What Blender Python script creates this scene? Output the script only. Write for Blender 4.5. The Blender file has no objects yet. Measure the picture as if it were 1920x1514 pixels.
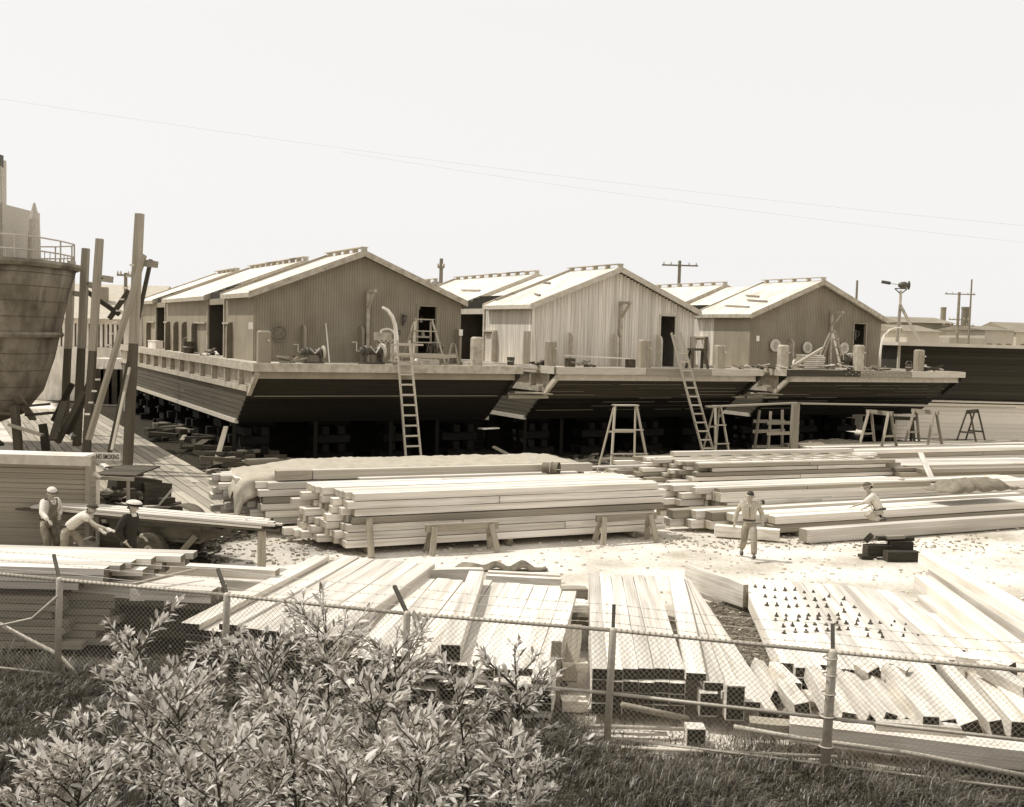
import bpy, bmesh, math, random
import numpy as np
from mathutils import Vector, Matrix, noise as mnoise
random.seed(7)
rnd = random.random
def ru(a, b): return a + (b - a) * random.random()
PI = math.pi
S = bpy.context.scene
COL = S.collection

# ------------------------------------------------------------------ camera
FPX = 2050.0; CH = 5.6; PIT = math.radians(3.6); ROL = math.radians(1.6)
cf = Vector((0, math.cos(PIT), -math.sin(PIT)))
cr0 = Vector((1, 0, 0)); cu0 = Vector((0, math.sin(PIT), math.cos(PIT)))
cR = cr0 * math.cos(ROL) + cu0 * math.sin(ROL)
cU = cu0 * math.cos(ROL) - cr0 * math.sin(ROL)
CC = Vector((0, 0, CH))
cam = bpy.data.cameras.new('camera'); co = bpy.data.objects.new('camera', cam); COL.objects.link(co)
cam.sensor_width = 36; cam.lens = 36 * FPX / 1920; cam.clip_end = 6000; cam.clip_start = .1
co.matrix_world = Matrix(((cR.x, cU.x, -cf.x, CC.x), (cR.y, cU.y, -cf.y, CC.y), (cR.z, cU.z, -cf.z, CC.z), (0, 0, 0, 1)))
S.camera = co

# ------------------------------------------------------------------ sun, sky, exposure
SUN_EL = math.radians(59); SUN_AZ = math.radians(-77)      # azimuth from +Y, clockwise; sun high on the left, a little behind the yard
sun = bpy.data.lights.new('sun', 'SUN'); so = bpy.data.objects.new('sun', sun); COL.objects.link(so)
sun.energy = 3.5; sun.angle = math.radians(.53); sun.color = (1, .975, .93)
sd = Vector((math.sin(SUN_AZ) * math.cos(SUN_EL), math.cos(SUN_AZ) * math.cos(SUN_EL), math.sin(SUN_EL)))
so.rotation_euler = sd.to_track_quat('Z', 'Y').to_euler(); so.location = (0, 0, 50)
W = bpy.data.worlds.new('World'); S.world = W; W.use_nodes = True
wn = W.node_tree; wn.nodes.clear()
sky = wn.nodes.new('ShaderNodeTexSky'); sky.sky_type = 'NISHITA'; sky.sun_disc = False
sky.sun_elevation = SUN_EL; sky.sun_rotation = SUN_AZ % (2 * PI); sky.air_density = 1.0; sky.dust_density = 1.0; sky.ozone_density = 1
hs = wn.nodes.new('ShaderNodeHueSaturation'); hs.inputs['Saturation'].default_value = .0
mul = wn.nodes.new('ShaderNodeMix'); mul.data_type = 'RGBA'; mul.blend_type = 'MIX'; mul.inputs[0].default_value = .88      # thin bright overcast veil over the clear sky
mul.inputs[7].default_value = (7.75, 7.6, 7.45, 1)
bg = wn.nodes.new('ShaderNodeBackground'); bg.inputs[1].default_value = .12
wo = wn.nodes.new('ShaderNodeOutputWorld')
wn.links.new(sky.outputs[0], hs.inputs['Color']); wn.links.new(hs.outputs[0], mul.inputs[6])
wn.links.new(mul.outputs[2], bg.inputs[0]); wn.links.new(bg.outputs[0], wo.inputs[0])
S.view_settings.view_transform = 'Standard'; S.view_settings.look = 'None'
S.view_settings.exposure = .04; S.view_settings.gamma = 1; S.view_settings.use_curve_mapping = False

# ------------------------------------------------------------------ pixel to point helpers (photo pixels 1920 x 1514)
def ray(x, y): return cf + cR * ((x - 960) / FPX) - cU * ((y - 757) / FPX)
def G(x, y, z=0.0):
    d = ray(x, y); return CC + d * ((z - CH) / d.z)
def PY(x, y, Y):
    d = ray(x, y); return CC + d * (Y / d.y)
def PL(x, y, p, n):
    d = ray(x, y); return CC + d * ((p - CC).dot(n) / d.dot(n))
AZ = math.radians(62); BU = Vector((math.sin(AZ), math.cos(AZ), 0)); BV = Vector((-math.cos(AZ), math.sin(AZ), 0))
BROT = math.radians(28); B0 = Vector((-9.74, 41.43, 0)); DECK = 4.2; PITCHB = 13.25
def uvz(x, y, v):                      # pixel on the vertical plane v = const of the barge row -> (u, z)
    p = PL(x, y, B0 + BV * v, BV) - B0; return p.dot(BU), p.z
def BW(u, v, z=0.0): return B0 + BU * u + BV * v + Vector((0, 0, z))

# ------------------------------------------------------------------ materials
def sep(v, k=1.0):
    # warm monochrome: one reflectance value, tinted like the toned print
    t = min(max(v, 0), 1)
    g = .85 + .125 * t; b = .56 + .35 * t
    g = 1 - (1 - g) * k; b = 1 - (1 - b) * k
    return (v * 1.04, v * g * 1.02, v * b * 1.02, 1)
MATS = {}
def newmat(n):
    m = bpy.data.materials.new(n); m.use_nodes = True; nt = m.node_tree; nt.nodes.clear()
    o = nt.nodes.new('ShaderNodeOutputMaterial'); p = nt.nodes.new('ShaderNodeBsdfPrincipled')
    nt.links.new(p.outputs[0], o.inputs[0]); return m, nt, p
def surf(name, a, b, scale=(1, 1, 1), rough=.85, detail=6, nscale=1.0, bump=.2, bdist=.01, jitter=.12, knots=0, coord='Object', spec=.25, lo=.35, hi=.65, streak=None, metal=0, sk=.72):
    """two-value noise surface; per-object value jitter"""
    if name in MATS: return MATS[name]
    m, nt, p = newmat(name); N = nt.nodes; L = nt.links
    tc = N.new('ShaderNodeTexCoord'); oi = N.new('ShaderNodeObjectInfo')
    mp = N.new('ShaderNodeMapping'); mp.inputs['Scale'].default_value = scale
    L.new(tc.outputs[coord], mp.inputs[0])
    ml = N.new('ShaderNodeMath'); ml.operation = 'MULTIPLY'; ml.inputs[1].default_value = 57.0; L.new(oi.outputs['Random'], ml.inputs[0])
    L.new(ml.outputs[0], mp.inputs['Location'])
    nz = N.new('ShaderNodeTexNoise'); nz.inputs['Scale'].default_value = nscale; nz.inputs['Detail'].default_value = detail; nz.inputs['Roughness'].default_value = .65
    L.new(mp.outputs[0], nz.inputs['Vector'])
    cr = N.new('ShaderNodeValToRGB'); cr.color_ramp.elements[0].position = lo; cr.color_ramp.elements[1].position = hi
    cr.color_ramp.elements[0].color = sep(a); cr.color_ramp.elements[1].color = sep(b); L.new(nz.outputs['Fac'], cr.inputs[0])
    last = cr.outputs[0]
    if knots:
        vo = N.new('ShaderNodeTexVoronoi'); vo.inputs['Scale'].default_value = knots; L.new(mp.outputs[0], vo.inputs['Vector'])
        kr = N.new('ShaderNodeValToRGB'); kr.color_ramp.elements[0].position = .05; kr.color_ramp.elements[1].position = .13
        kr.color_ramp.elements[0].color = (.45, .42, .36, 1); kr.color_ramp.elements[1].color = (1, 1, 1, 1); L.new(vo.outputs['Distance'], kr.inputs[0])
        mx = N.new('ShaderNodeMix'); mx.data_type = 'RGBA'; mx.blend_type = 'MULTIPLY'; mx.inputs[0].default_value = 1
        L.new(last, mx.inputs[6]); L.new(kr.outputs[0], mx.inputs[7]); last = mx.outputs[2]
    if streak:
        n2 = N.new('ShaderNodeTexNoise'); m2 = N.new('ShaderNodeMapping'); m2.inputs['Scale'].default_value = streak
        L.new(ml.outputs[0], m2.inputs['Location'])
        L.new(tc.outputs[coord], m2.inputs[0]); L.new(m2.outputs[0], n2.inputs['Vector']); n2.inputs['Scale'].default_value = 1; n2.inputs['Detail'].default_value = 5
        r2 = N.new('ShaderNodeValToRGB'); r2.color_ramp.elements[0].position = .3; r2.color_ramp.elements[1].position = .62
        r2.color_ramp.elements[0].color = (sk, sk * .975, sk * .93, 1); r2.color_ramp.elements[1].color = (1.05, 1.05, 1.05, 1); L.new(n2.outputs['Fac'], r2.inputs[0])
        mx = N.new('ShaderNodeMix'); mx.data_type = 'RGBA'; mx.blend_type = 'MULTIPLY'; mx.inputs[0].default_value = 1
        L.new(last, mx.inputs[6]); L.new(r2.outputs[0], mx.inputs[7]); last = mx.outputs[2]
    if jitter:
        mr = N.new('ShaderNodeMapRange'); mr.inputs['To Min'].default_value = 1 - jitter; mr.inputs['To Max'].default_value = 1 + jitter * .5; L.new(oi.outputs['Random'], mr.inputs[0])
        mx = N.new('ShaderNodeMix'); mx.data_type = 'RGBA'; mx.blend_type = 'MULTIPLY'; mx.inputs[0].default_value = 1
        L.new(last, mx.inputs[6]); L.new(mr.outputs[0], mx.inputs[7]); last = mx.outputs[2]
    L.new(last, p.inputs['Base Color']); p.inputs['Roughness'].default_value = rough; p.inputs['Specular IOR Level'].default_value = spec
    p.inputs['Metallic'].default_value = metal
    if bump:
        b = N.new('ShaderNodeBump'); b.inputs['Strength'].default_value = bump; b.inputs['Distance'].default_value = bdist
        L.new(nz.outputs['Fac'], b.inputs['Height']); L.new(b.outputs[0], p.inputs['Normal'])
    MATS[name] = m; return m
# unit-plank woods (x is the length of the unit box)
PINE = surf('fresh_pine', .58, .82, (1.2, 14, 14), knots=1.9, jitter=.26, bump=.5, lo=.34, hi=.6, streak=(2.6, 1.5, 1.5), sk=.72, detail=9)
PINE_END = surf('pine_end_grain', .24, .40, (2, 7, 7), jitter=.25, bump=.3)
SHADE_END = surf('shaded_plank_end', .035, .06, (2, 6, 6), jitter=.3)  # near-black ends: the shade on faces towards the fence is in the colour
GREYW = surf('weathered_plank', .24, .42, (1.2, 10, 10), knots=1.5, jitter=.3, bump=.4)
GREYW_END = surf('weathered_end', .12, .2, (2, 7, 7), jitter=.3)
CRIBW = surf('crib_timber', .006, .014, (1.2, 8, 8), jitter=.3, bump=.4)  # timber near black: shade under the barges put into its colour
DARKW = surf('dark_timber', .055, .11, (1.2, 8, 8), jitter=.35, bump=.4)
DARKW_END = surf('dark_timber_end', .04, .08, (2, 7, 7), jitter=.3)
ROADW = surf('roadway_plank', .30, .48, (2.5, 9, 9), knots=2, jitter=.28, bump=.4)
HULLP = surf('hull_planking', .07, .12, (2, 5, 5), jitter=.18, bump=.3)
BOARD = surf('bare_siding_board', .60, .78, (1, 7, 7), knots=1.3, jitter=.16, bump=.2, streak=(1.5, 3, 3), sk=.7)
# metre-scaled surfaces
PAINT = surf('buff_paint', .26, .31, (1, 1, 1), nscale=.9, jitter=0, bump=.1, streak=(1.5, 1.5, .35), sk=.88)
FIN_SHADE = surf('fin_shade_paint', .15, .19, nscale=2, jitter=.05)  # darker tone that paints the shade on the side fins' faces
PAINTL = surf('buff_trim_paint', .40, .50, (1, 1, 1), nscale=3, jitter=.05, streak=(4, 4, 4), bump=.15)
PAINTD = surf('brown_hull_paint', .03, .05, (1, 1, 1), nscale=2, jitter=.1, streak=(1, 1, 5))
DECKM = surf('deck_planks', .38, .52, (6, .6, 1), nscale=1.5, jitter=0)
ROOFM = surf('white_roofing', .58, .80, (1, 1, 1), nscale=.8, jitter=0, bump=.05, rough=.6, streak=(.6, 3, 1))
TAR = surf('tar_black', .03, .05, nscale=3, jitter=.2)
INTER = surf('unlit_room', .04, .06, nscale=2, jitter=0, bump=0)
TRIM = surf('planed_trim', .45, .58, (3, 3, 3), nscale=1.5, jitter=.1)
WHITEP = surf('white_paint', .70, .78, nscale=2, jitter=.03, streak=(3, 3, .7), bump=.05)
OLDWHITE = surf('cream_siding', .36, .44, nscale=2, jitter=.06, streak=(2, 2, 1), bump=.1)
METALD = surf('dark_iron', .05, .09, nscale=8, jitter=.1, rough=.5, spec=.5, bump=.2)
METALL = surf('galvanised_steel', .42, .55, nscale=12, jitter=.08, rough=.45, spec=.5, bump=.1)
RUST = surf('mottled_ship_paint', .13, .30, (1, 1, .6), nscale=.9, jitter=0, streak=(1.2, 1.2, .25), bump=.15, lo=.38, hi=.6)
RUBBER = surf('tyre_rubber', .06, .10, nscale=10, jitter=.05, rough=.7)
SOILC = surf('shingle', .10, .2, nscale=5)
SKIN = surf('skin', .40, .46, nscale=20, jitter=.03, bump=0, rough=.6)
HAIRM = surf('dark_hair', .03, .05, nscale=30, jitter=0, rough=.6)
SHIRT = surf('white_cotton', .62, .72, nscale=9, jitter=.04, bump=.9, bdist=.03)
KHAKI = surf('khaki_cotton', .42, .52, nscale=9, jitter=.04, bump=.9, bdist=.03)
DENIM = surf('worn_denim', .13, .22, nscale=9, jitter=.05, bump=.9, bdist=.03)
NAVYC = surf('black_uniform_wool', .022, .034, nscale=9, jitter=0, bump=.6, bdist=.02)
CANVAS = surf('canvas', .34, .44, nscale=4, jitter=0, bump=.3, bdist=.03)
CANVASD = surf('dirty_canvas', .16, .26, nscale=4, jitter=0, bump=.3, bdist=.03)
STEM = surf('bark', .04, .07, nscale=20, jitter=.1)
PAPER = surf('paper', .75, .8, nscale=4, jitter=0, bump=0)
BRICKM = surf('brickwork', .22, .3, nscale=4, jitter=.1)
FARW = surf('far_wall', .38, .46, nscale=.3, jitter=.15, bump=0)
FARD = surf('far_dark', .2, .26, nscale=.3, jitter=.15, bump=0)

def leafmat(name, a, b):
    m, nt, p = newmat(name); N = nt.nodes; L = nt.links
    oi = N.new('ShaderNodeObjectInfo'); gm = N.new('ShaderNodeNewGeometry'); ad = N.new('ShaderNodeMath'); ad.operation = 'ADD'
    L.new(oi.outputs['Random'], ad.inputs[0]); L.new(gm.outputs['Random Per Island'], ad.inputs[1])
    fr = N.new('ShaderNodeMath'); fr.operation = 'FRACT'; L.new(ad.outputs[0], fr.inputs[0])
    cr = N.new('ShaderNodeValToRGB'); cr.color_ramp.elements[0].color = sep(a); cr.color_ramp.elements[1].color = sep(b); L.new(fr.outputs[0], cr.inputs[0])
    L.new(cr.outputs[0], p.inputs['Base Color']); p.inputs['Roughness'].default_value = .42; p.inputs['Specular IOR Level'].default_value = .6
    tr = N.new('ShaderNodeBsdfTranslucent'); L.new(cr.outputs[0], tr.inputs[0]); mx = N.new('ShaderNodeMixShader'); mx.inputs[0].default_value = .42
    L.new(p.outputs[0], mx.inputs[1]); L.new(tr.outputs[0], mx.inputs[2])
    out = [n for n in N if n.type == 'OUTPUT_MATERIAL'][0]; L.new(mx.outputs[0], out.inputs[0]); return m
LEAF = leafmat('willow_leaf', .22, .88); GRASS = leafmat('dry_grass', .05, .26); BGRASS = leafmat('bank_grass', .03, .15)

def groundmat():
    m, nt, p = newmat('yard_ground'); N = nt.nodes; L = nt.links
    ge = N.new('ShaderNodeNewGeometry'); 
    n1 = N.new('ShaderNodeTexNoise'); n1.inputs['Scale'].default_value = .35; n1.inputs['Detail'].default_value = 8
    n2 = N.new('ShaderNodeTexNoise'); n2.inputs['Scale'].default_value = 9; n2.inputs['Detail'].default_value = 6; n2.inputs['Roughness'].default_value = .7
    for n in (n1, n2): L.new(ge.outputs['Position'], n.inputs['Vector'])
    r1 = N.new('ShaderNodeValToRGB'); r1.color_ramp.elements[0].position = .36; r1.color_ramp.elements[0].color = sep(.44); r1.color_ramp.elements[1].position = .55; r1.color_ramp.elements[1].color = sep(.74); L.new(n1.outputs['Fac'], r1.inputs[0])
    r2 = N.new('ShaderNodeValToRGB'); r2.color_ramp.elements[0].position = .34; r2.color_ramp.elements[0].color = (.72, .70, .67, 1); r2.color_ramp.elements[1].position = .52; r2.color_ramp.elements[1].color = (1, 1, 1, 1); L.new(n2.outputs['Fac'], r2.inputs[0])
    mx = N.new('ShaderNodeMix'); mx.data_type = 'RGBA'; mx.blend_type = 'MULTIPLY'; mx.inputs[0].default_value = 1; L.new(r1.outputs[0], mx.inputs[6]); L.new(r2.outputs[0], mx.inputs[7])
    # earth: dark soil on the bank and round the building ways, pale sand in the yard; some shade painted in
    at = N.new('ShaderNodeAttribute'); at.attribute_name = 'soil_shade'
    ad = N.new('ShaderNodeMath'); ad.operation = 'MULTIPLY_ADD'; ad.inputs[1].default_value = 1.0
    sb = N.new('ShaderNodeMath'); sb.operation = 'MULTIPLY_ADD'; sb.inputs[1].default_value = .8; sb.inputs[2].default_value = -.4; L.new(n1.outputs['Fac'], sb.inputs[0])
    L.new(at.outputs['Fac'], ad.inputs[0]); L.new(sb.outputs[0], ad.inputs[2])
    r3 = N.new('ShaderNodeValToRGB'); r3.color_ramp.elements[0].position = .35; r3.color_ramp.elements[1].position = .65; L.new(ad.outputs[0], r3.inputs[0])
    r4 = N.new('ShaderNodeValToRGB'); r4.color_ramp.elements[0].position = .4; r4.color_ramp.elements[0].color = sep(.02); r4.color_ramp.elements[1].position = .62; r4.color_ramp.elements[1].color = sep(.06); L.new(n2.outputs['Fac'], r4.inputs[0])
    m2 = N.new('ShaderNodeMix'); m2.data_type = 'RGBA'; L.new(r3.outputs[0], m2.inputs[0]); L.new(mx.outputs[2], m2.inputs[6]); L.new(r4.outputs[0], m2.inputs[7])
    L.new(m2.outputs[2], p.inputs['Base Color']); p.inputs['Roughness'].default_value = .95; p.inputs['Specular IOR Level'].default_value = .1
    b = N.new('ShaderNodeBump'); b.inputs['Strength'].default_value = .6; b.inputs['Distance'].default_value = .05; L.new(n2.outputs['Fac'], b.inputs['Height']); L.new(b.outputs[0], p.inputs['Normal'])
    return m
GROUND = groundmat()

# ------------------------------------------------------------------ mesh tools
class MB:
    def __init__(s): s.v = []; s.f = []; s.m = []
    def add(s, vs, fs, mi=0):
        o = len(s.v); s.v += [tuple(p) for p in vs]; s.f += [tuple(i + o for i in f) for f in fs]; s.m += [mi] * len(fs); return s
    def box(s, x0, x1, y0, y1, z0, z1, mi=0):
        vs = [(x, y, z) for z in (z0, z1) for y in (y0, y1) for x in (x0, x1)]
        return s.add(vs, [(0, 2, 3, 1), (4, 5, 7, 6), (0, 1, 5, 4), (2, 6, 7, 3), (0, 4, 6, 2), (1, 3, 7, 5)], mi)
    def beam(s, p, q, w, h, mi=0, up=(0, 0, 1), endmi=None):
        p = Vector(p); q = Vector(q); x = (q - p).normalized(); up = Vector(up)
        if abs(x.dot(up)) > .98: up = Vector((0, 1, 0))
        y = up.cross(x).normalized(); z = x.cross(y)
        vs = [c + y * a * w / 2 + z * b * h / 2 for c in (p, q) for (a, b) in ((-1, -1), (1, -1), (1, 1), (-1, 1))]
        s.add(vs, [(0, 1, 5, 4), (1, 2, 6, 5), (2, 3, 7, 6), (3, 0, 4, 7)], mi)
        o = len(s.v) - 8; s.f += [(o + 3, o + 2, o + 1, o), (o + 4, o + 5, o + 6, o + 7)]; s.m += [mi if endmi is None else endmi] * 2; return s
    def tube(s, pts, r, n=8, mi=0, cap=True):
        pts = [Vector(p) for p in pts]; rs = r if isinstance(r, (list, tuple)) else [r] * len(pts); o = len(s.v); ref = None
        for i, p in enumerate(pts):
            d = (pts[min(i + 1, len(pts) - 1)] - pts[max(i - 1, 0)]).normalized()
            if ref is None: ref = Vector((0, 0, 1)) if abs(d.z) < .9 else Vector((1, 0, 0))
            a = d.cross(ref).normalized(); b = d.cross(a).normalized(); ref = -b if False else ref
            for k in range(n):
                t = 2 * PI * k / n; s.v.append(tuple(p + (a * math.cos(t) + b * math.sin(t)) * rs[i]))
        for i in range(len(pts) - 1):
            for k in range(n):
                k2 = (k + 1) % n; s.f.append((o + i * n + k, o + i * n + k2, o + (i + 1) * n + k2, o + (i + 1) * n + k)); s.m.append(mi)
        if cap:
            s.f.append(tuple(o + k for k in range(n))[::-1]); s.m.append(mi); e = o + (len(pts) - 1) * n; s.f.append(tuple(e + k for k in range(n))); s.m.append(mi)
        return s
    def prism(s, poly, vec, mi=0):
        vec = Vector(vec); a = [Vector(p) for p in poly]; n = len(a); o = len(s.v)
        s.v += [tuple(p) for p in a] + [tuple(p + vec) for p in a]
        s.f.append(tuple(range(o, o + n))[::-1]); s.f.append(tuple(range(o + n, o + 2 * n))); s.m += [mi] * 2
        for i in range(n):
            j = (i + 1) % n; s.f.append((o + i, o + j, o + n + j, o + n + i)); s.m.append(mi)
        return s
    def lathe(s, prof, c, axis='z', n=16, mi=0):
        o = len(s.v); c = Vector(c)
        for (r, h) in prof:
            for k in range(n):
                t = 2 * PI * k / n; a, b = r * math.cos(t), r * math.sin(t)
                s.v.append(tuple(c + (Vector((a, b, h)) if axis == 'z' else Vector((a, h, b)) if axis == 'y' else Vector((h, a, b)))))
        for i in range(len(prof) - 1):
            for k in range(n):
                k2 = (k + 1) % n; s.f.append((o + i * n + k, o + i * n + k2, o + (i + 1) * n + k2, o + (i + 1) * n + k)); s.m.append(mi)
        s.f.append(tuple(o + k for k in range(n))[::-1]); e = o + (len(prof) - 1) * n; s.f.append(tuple(e + k for k in range(n))); s.m += [mi] * 2
        return s
    def mesh(s, name, mats):
        me = bpy.data.meshes.new(name); me.from_pydata(s.v, [], s.f)
        mats = mats if isinstance(mats, (list, tuple)) else [mats]
        for m in mats: me.materials.append(m)
        if len(mats) > 1: me.polygons.foreach_set('material_index', s.m)
        me.update(); bm = bmesh.new(); bm.from_mesh(me); bmesh.ops.recalc_face_normals(bm, faces=bm.faces); bm.to_mesh(me); bm.free(); return me
def link(name, data, parent=None, loc=None, **k):
    o = bpy.data.objects.new(name, data); COL.objects.link(o)
    if parent: o.parent = parent
    if loc is not None: o.location = loc
    for a, b in k.items(): o[a] = b
    return o
def ob(name, mb, mats, parent=None, smooth=False, loc=None, **k):
    me = mb.mesh(name, mats)
    if smooth:
        for p in me.polygons: p.use_smooth = True
    return link(name, me, parent, loc, **k)
def thing(name, label, cat, loc=(0, 0, 0), rz=0, group=None, **k):
    o = link(name, None, None, loc, label=label, category=cat, **k); o.rotation_euler = (0, 0, rz); o.empty_display_size = .3
    if group: o['group'] = group
    return o
# unit plank meshes, shared
UP = {}
def unit(m1, m2, key=None, round_=False):
    k = (m1.name, m2.name)
    if k not in UP:
        L = []
        for var in range(5):
            R_ = random.Random(var * 13 + 5); mb = MB(); xs = (-.5, -.48 if var % 2 else -.495, -.1, .22, .5)
            rings = []
            for i, x in enumerate(xs):
                j = 0 if i in (0, 4) else .035
                dy, dz = R_.uniform(-j, j), R_.uniform(-j, j) * .6; e = .47 if i in (0, 4) else .5
                rings.append([(x, -e + dy, -e + dz), (x, e + dy, -e + dz), (x, e + dy, e + dz), (x, -e + dy, e + dz)])
            vs = [p for r in rings for p in r]; fs = []
            for i in range(4):
                for q in range(4): fs.append((i * 4 + q, i * 4 + (q + 1) % 4, i * 4 + 4 + (q + 1) % 4, i * 4 + 4 + q))
            mb.add(vs, fs, 0); mb.f += [(3, 2, 1, 0), (16, 17, 18, 19)]; mb.m += [1, 1]
            L.append(mb.mesh('plank', [m1, m2]))
        UP[k] = L
    return random.choice(UP[k])
def plank(p, q, w, h, mats=(PINE, PINE_END), parent=None, up=(0, 0, 1), name='plank', roll=0, **k):
    """one timber from end centre p to end centre q (parent space); w across, h in the up direction"""
    p = Vector(p); q = Vector(q); d = q - p; x = d.normalized(); up = Vector(up)
    if abs(x.dot(up)) > .97: up = Vector((0, 1, 0)) if abs(x.y) < .9 else Vector((1, 0, 0))
    y = up.cross(x).normalized(); z = x.cross(y)
    if roll: y, z = y * math.cos(roll) + z * math.sin(roll), z * math.cos(roll) - y * math.sin(roll)
    o = link(name, unit(*mats), parent, **k)
    c = (p + q) / 2; l = d.length
    M = Matrix(((x.x * l, y.x * w, z.x * h, c.x), (x.y * l, y.y * w, z.y * h, c.y), (x.z * l, y.z * w, z.z * h, c.z), (0, 0, 0, 1)))
    o.matrix_basis = M; return o
def loose(label, p, q, w, h, mats=(PINE, PINE_END), cat='plank', name=None, group=None, up=(0, 0, 1), roll=0):
    o = plank(p, q, w, h, mats, None, up, name or ('loose_plank' if cat == 'plank' else cat.replace(' ', '_')), roll); o['label'] = label; o['category'] = cat
    if group: o['group'] = group
    return o
def V(*a): return Vector(a)

# ------------------------------------------------------------------ terrain
def hill(x, y):
    t = min(max((12.6 - y) / 7.5, 0), 1); return 2.6 * t * t * (3 - 2 * t) + (.05 * mnoise.noise(V(x * .8, y * .8, 0)) if y < 40 else 0) * (1 if y < 13.5 else .35) - .02
def soil_shade(x, y):  # real dark earth, plus ground shade painted in with the same mask
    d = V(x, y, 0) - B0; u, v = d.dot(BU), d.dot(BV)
    yl = 13.8 - .02 * x + min(max(-x * .9, 0), 5.2); a = 1.0 if y < yl else max(0, 1 - (y - yl) / 1.2)  # reach at the left widened to paint the black shade behind the fence
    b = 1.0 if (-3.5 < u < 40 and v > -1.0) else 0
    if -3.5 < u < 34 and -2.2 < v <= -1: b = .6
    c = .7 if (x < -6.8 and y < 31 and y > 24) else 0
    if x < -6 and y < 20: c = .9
    if math.hypot(x + 5.6, (y - 27.8) * .7) < 1.6: c = .42  # round patch painting the shade at the big stack's left end
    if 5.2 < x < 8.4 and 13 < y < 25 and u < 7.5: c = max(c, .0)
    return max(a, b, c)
xs = np.concatenate([np.array([-3000, -900, -300, -120, -70]), np.linspace(-50, 50, 171), np.array([70, 120, 300, 900, 3000])])
ys = np.concatenate([np.array([-600, -60, -20, -8]), np.linspace(-4, 16, 61), np.linspace(16.5, 90, 121), np.array([110, 150, 250, 500, 1200, 4000])])
gv = [(x, y, hill(x, y)) for y in ys for x in xs]; nx = len(xs)
gf = [(j * nx + i, j * nx + i + 1, (j + 1) * nx + i + 1, (j + 1) * nx + i) for j in range(len(ys) - 1) for i in range(nx - 1)]
me = bpy.data.meshes.new('ground'); me.from_pydata(gv, [], gf); me.materials.append(GROUND)
at = me.attributes.new('soil_shade', 'FLOAT', 'POINT'); at.data.foreach_set('value', [soil_shade(p[0], p[1]) for p in gv])
for p in me.polygons: p.use_smooth = True
link('ground', me, kind='structure')
# low land along the horizon
mb = MB(); n = 160; o = []
for i in range(n + 1):
    a = math.radians(-60 + 120 * i / n); r = 900 + 40 * math.sin(i); h = 9 + 5 * mnoise.noise(V(i * .11, 3, 0)) + 2.0 * mnoise.noise(V(i * .7, 9, 0))
    for rr, zz in ((r, -1), (r + 60, max(h * .75, 2)), (r + 500, max(h, 3) + 4)): mb.v.append((rr * math.sin(a), rr * math.cos(a), zz))
for i in range(n):
    for q in range(2): mb.f.append((i * 3 + q, i * 3 + 3 + q, i * 3 + 4 + q, i * 3 + 1 + q)); mb.m.append(0)
ob('distant_hills', mb, surf('far_shore', .34, .46, nscale=.01, jitter=0, bump=0), smooth=True, kind='structure')
# plank roadway laid between the ways (planks run with the barges)
road = link('plank_roadway', None, None, B0, kind='structure'); road.rotation_euler = (0, 0, BROT)
w = .34; u0 = -1.9
for i in range(17):
    cx = u0 - i * w; b = -8.9 + (.0 if i < 12 else .4 * (i - 11)) + ru(-.05, .05); k = 0
    while b < 34:
        l = ru(4.5, 7.5)
        plank((cx, b, .03 + ru(-.008, .008)), (cx, min(b + l, 34) - .02, .03 + ru(-.008, .008)), w - .035, .07, (ROADW, GREYW_END), road)
        b += l
plank((u0 + .2, -9.05, .04), (u0 - 12 * w - .3, -9.05, .04), .12, .1, (GREYW, GREYW_END), road, name='edge_board')

# ------------------------------------------------------------------ barges
RK = 1.33; BWD = 11.35; BLEN = 35.0
def rk(z): return (4.05 - z) * RK
ROOFZ0, ROOFPK, EA0, EA1, APK = 7.06, 9.05, .7, 10.68, 5.69
def roofz(a):
    t = (a - EA0) / (APK - EA0) if a < APK else (EA1 - a) / (EA1 - APK); return ROOFZ0 + (ROOFPK - ROOFZ0) * t
def fin(mb_parent, x0, y0, dx, dy, z0, z1, th, mat, nm='bracket'):
    """flat fin standing off a wall, its outer top corner rounded; (dx,dy) is the outward direction times depth"""
    d = V(dx, dy, 0); t = V(-dy, dx, 0).normalized() * th; p = V(x0, y0, 0) - t / 2; R = min(.34, d.length * .75)
    dn = d.normalized(); L = d.length
    poly = [p + V(0, 0, z0), p + d + V(0, 0, z0), p + d + V(0, 0, z1 - R)]
    for k in range(1, 6):
        a = k / 5 * PI / 2; poly.append(p + dn * (L - R + R * math.cos(a)) + V(0, 0, z1 - R + R * math.sin(a)))
    poly.append(p + V(0, 0, z1)); mb = MB(); mb.prism(poly, t); return ob(nm, mb, mat, mb_parent)
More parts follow.
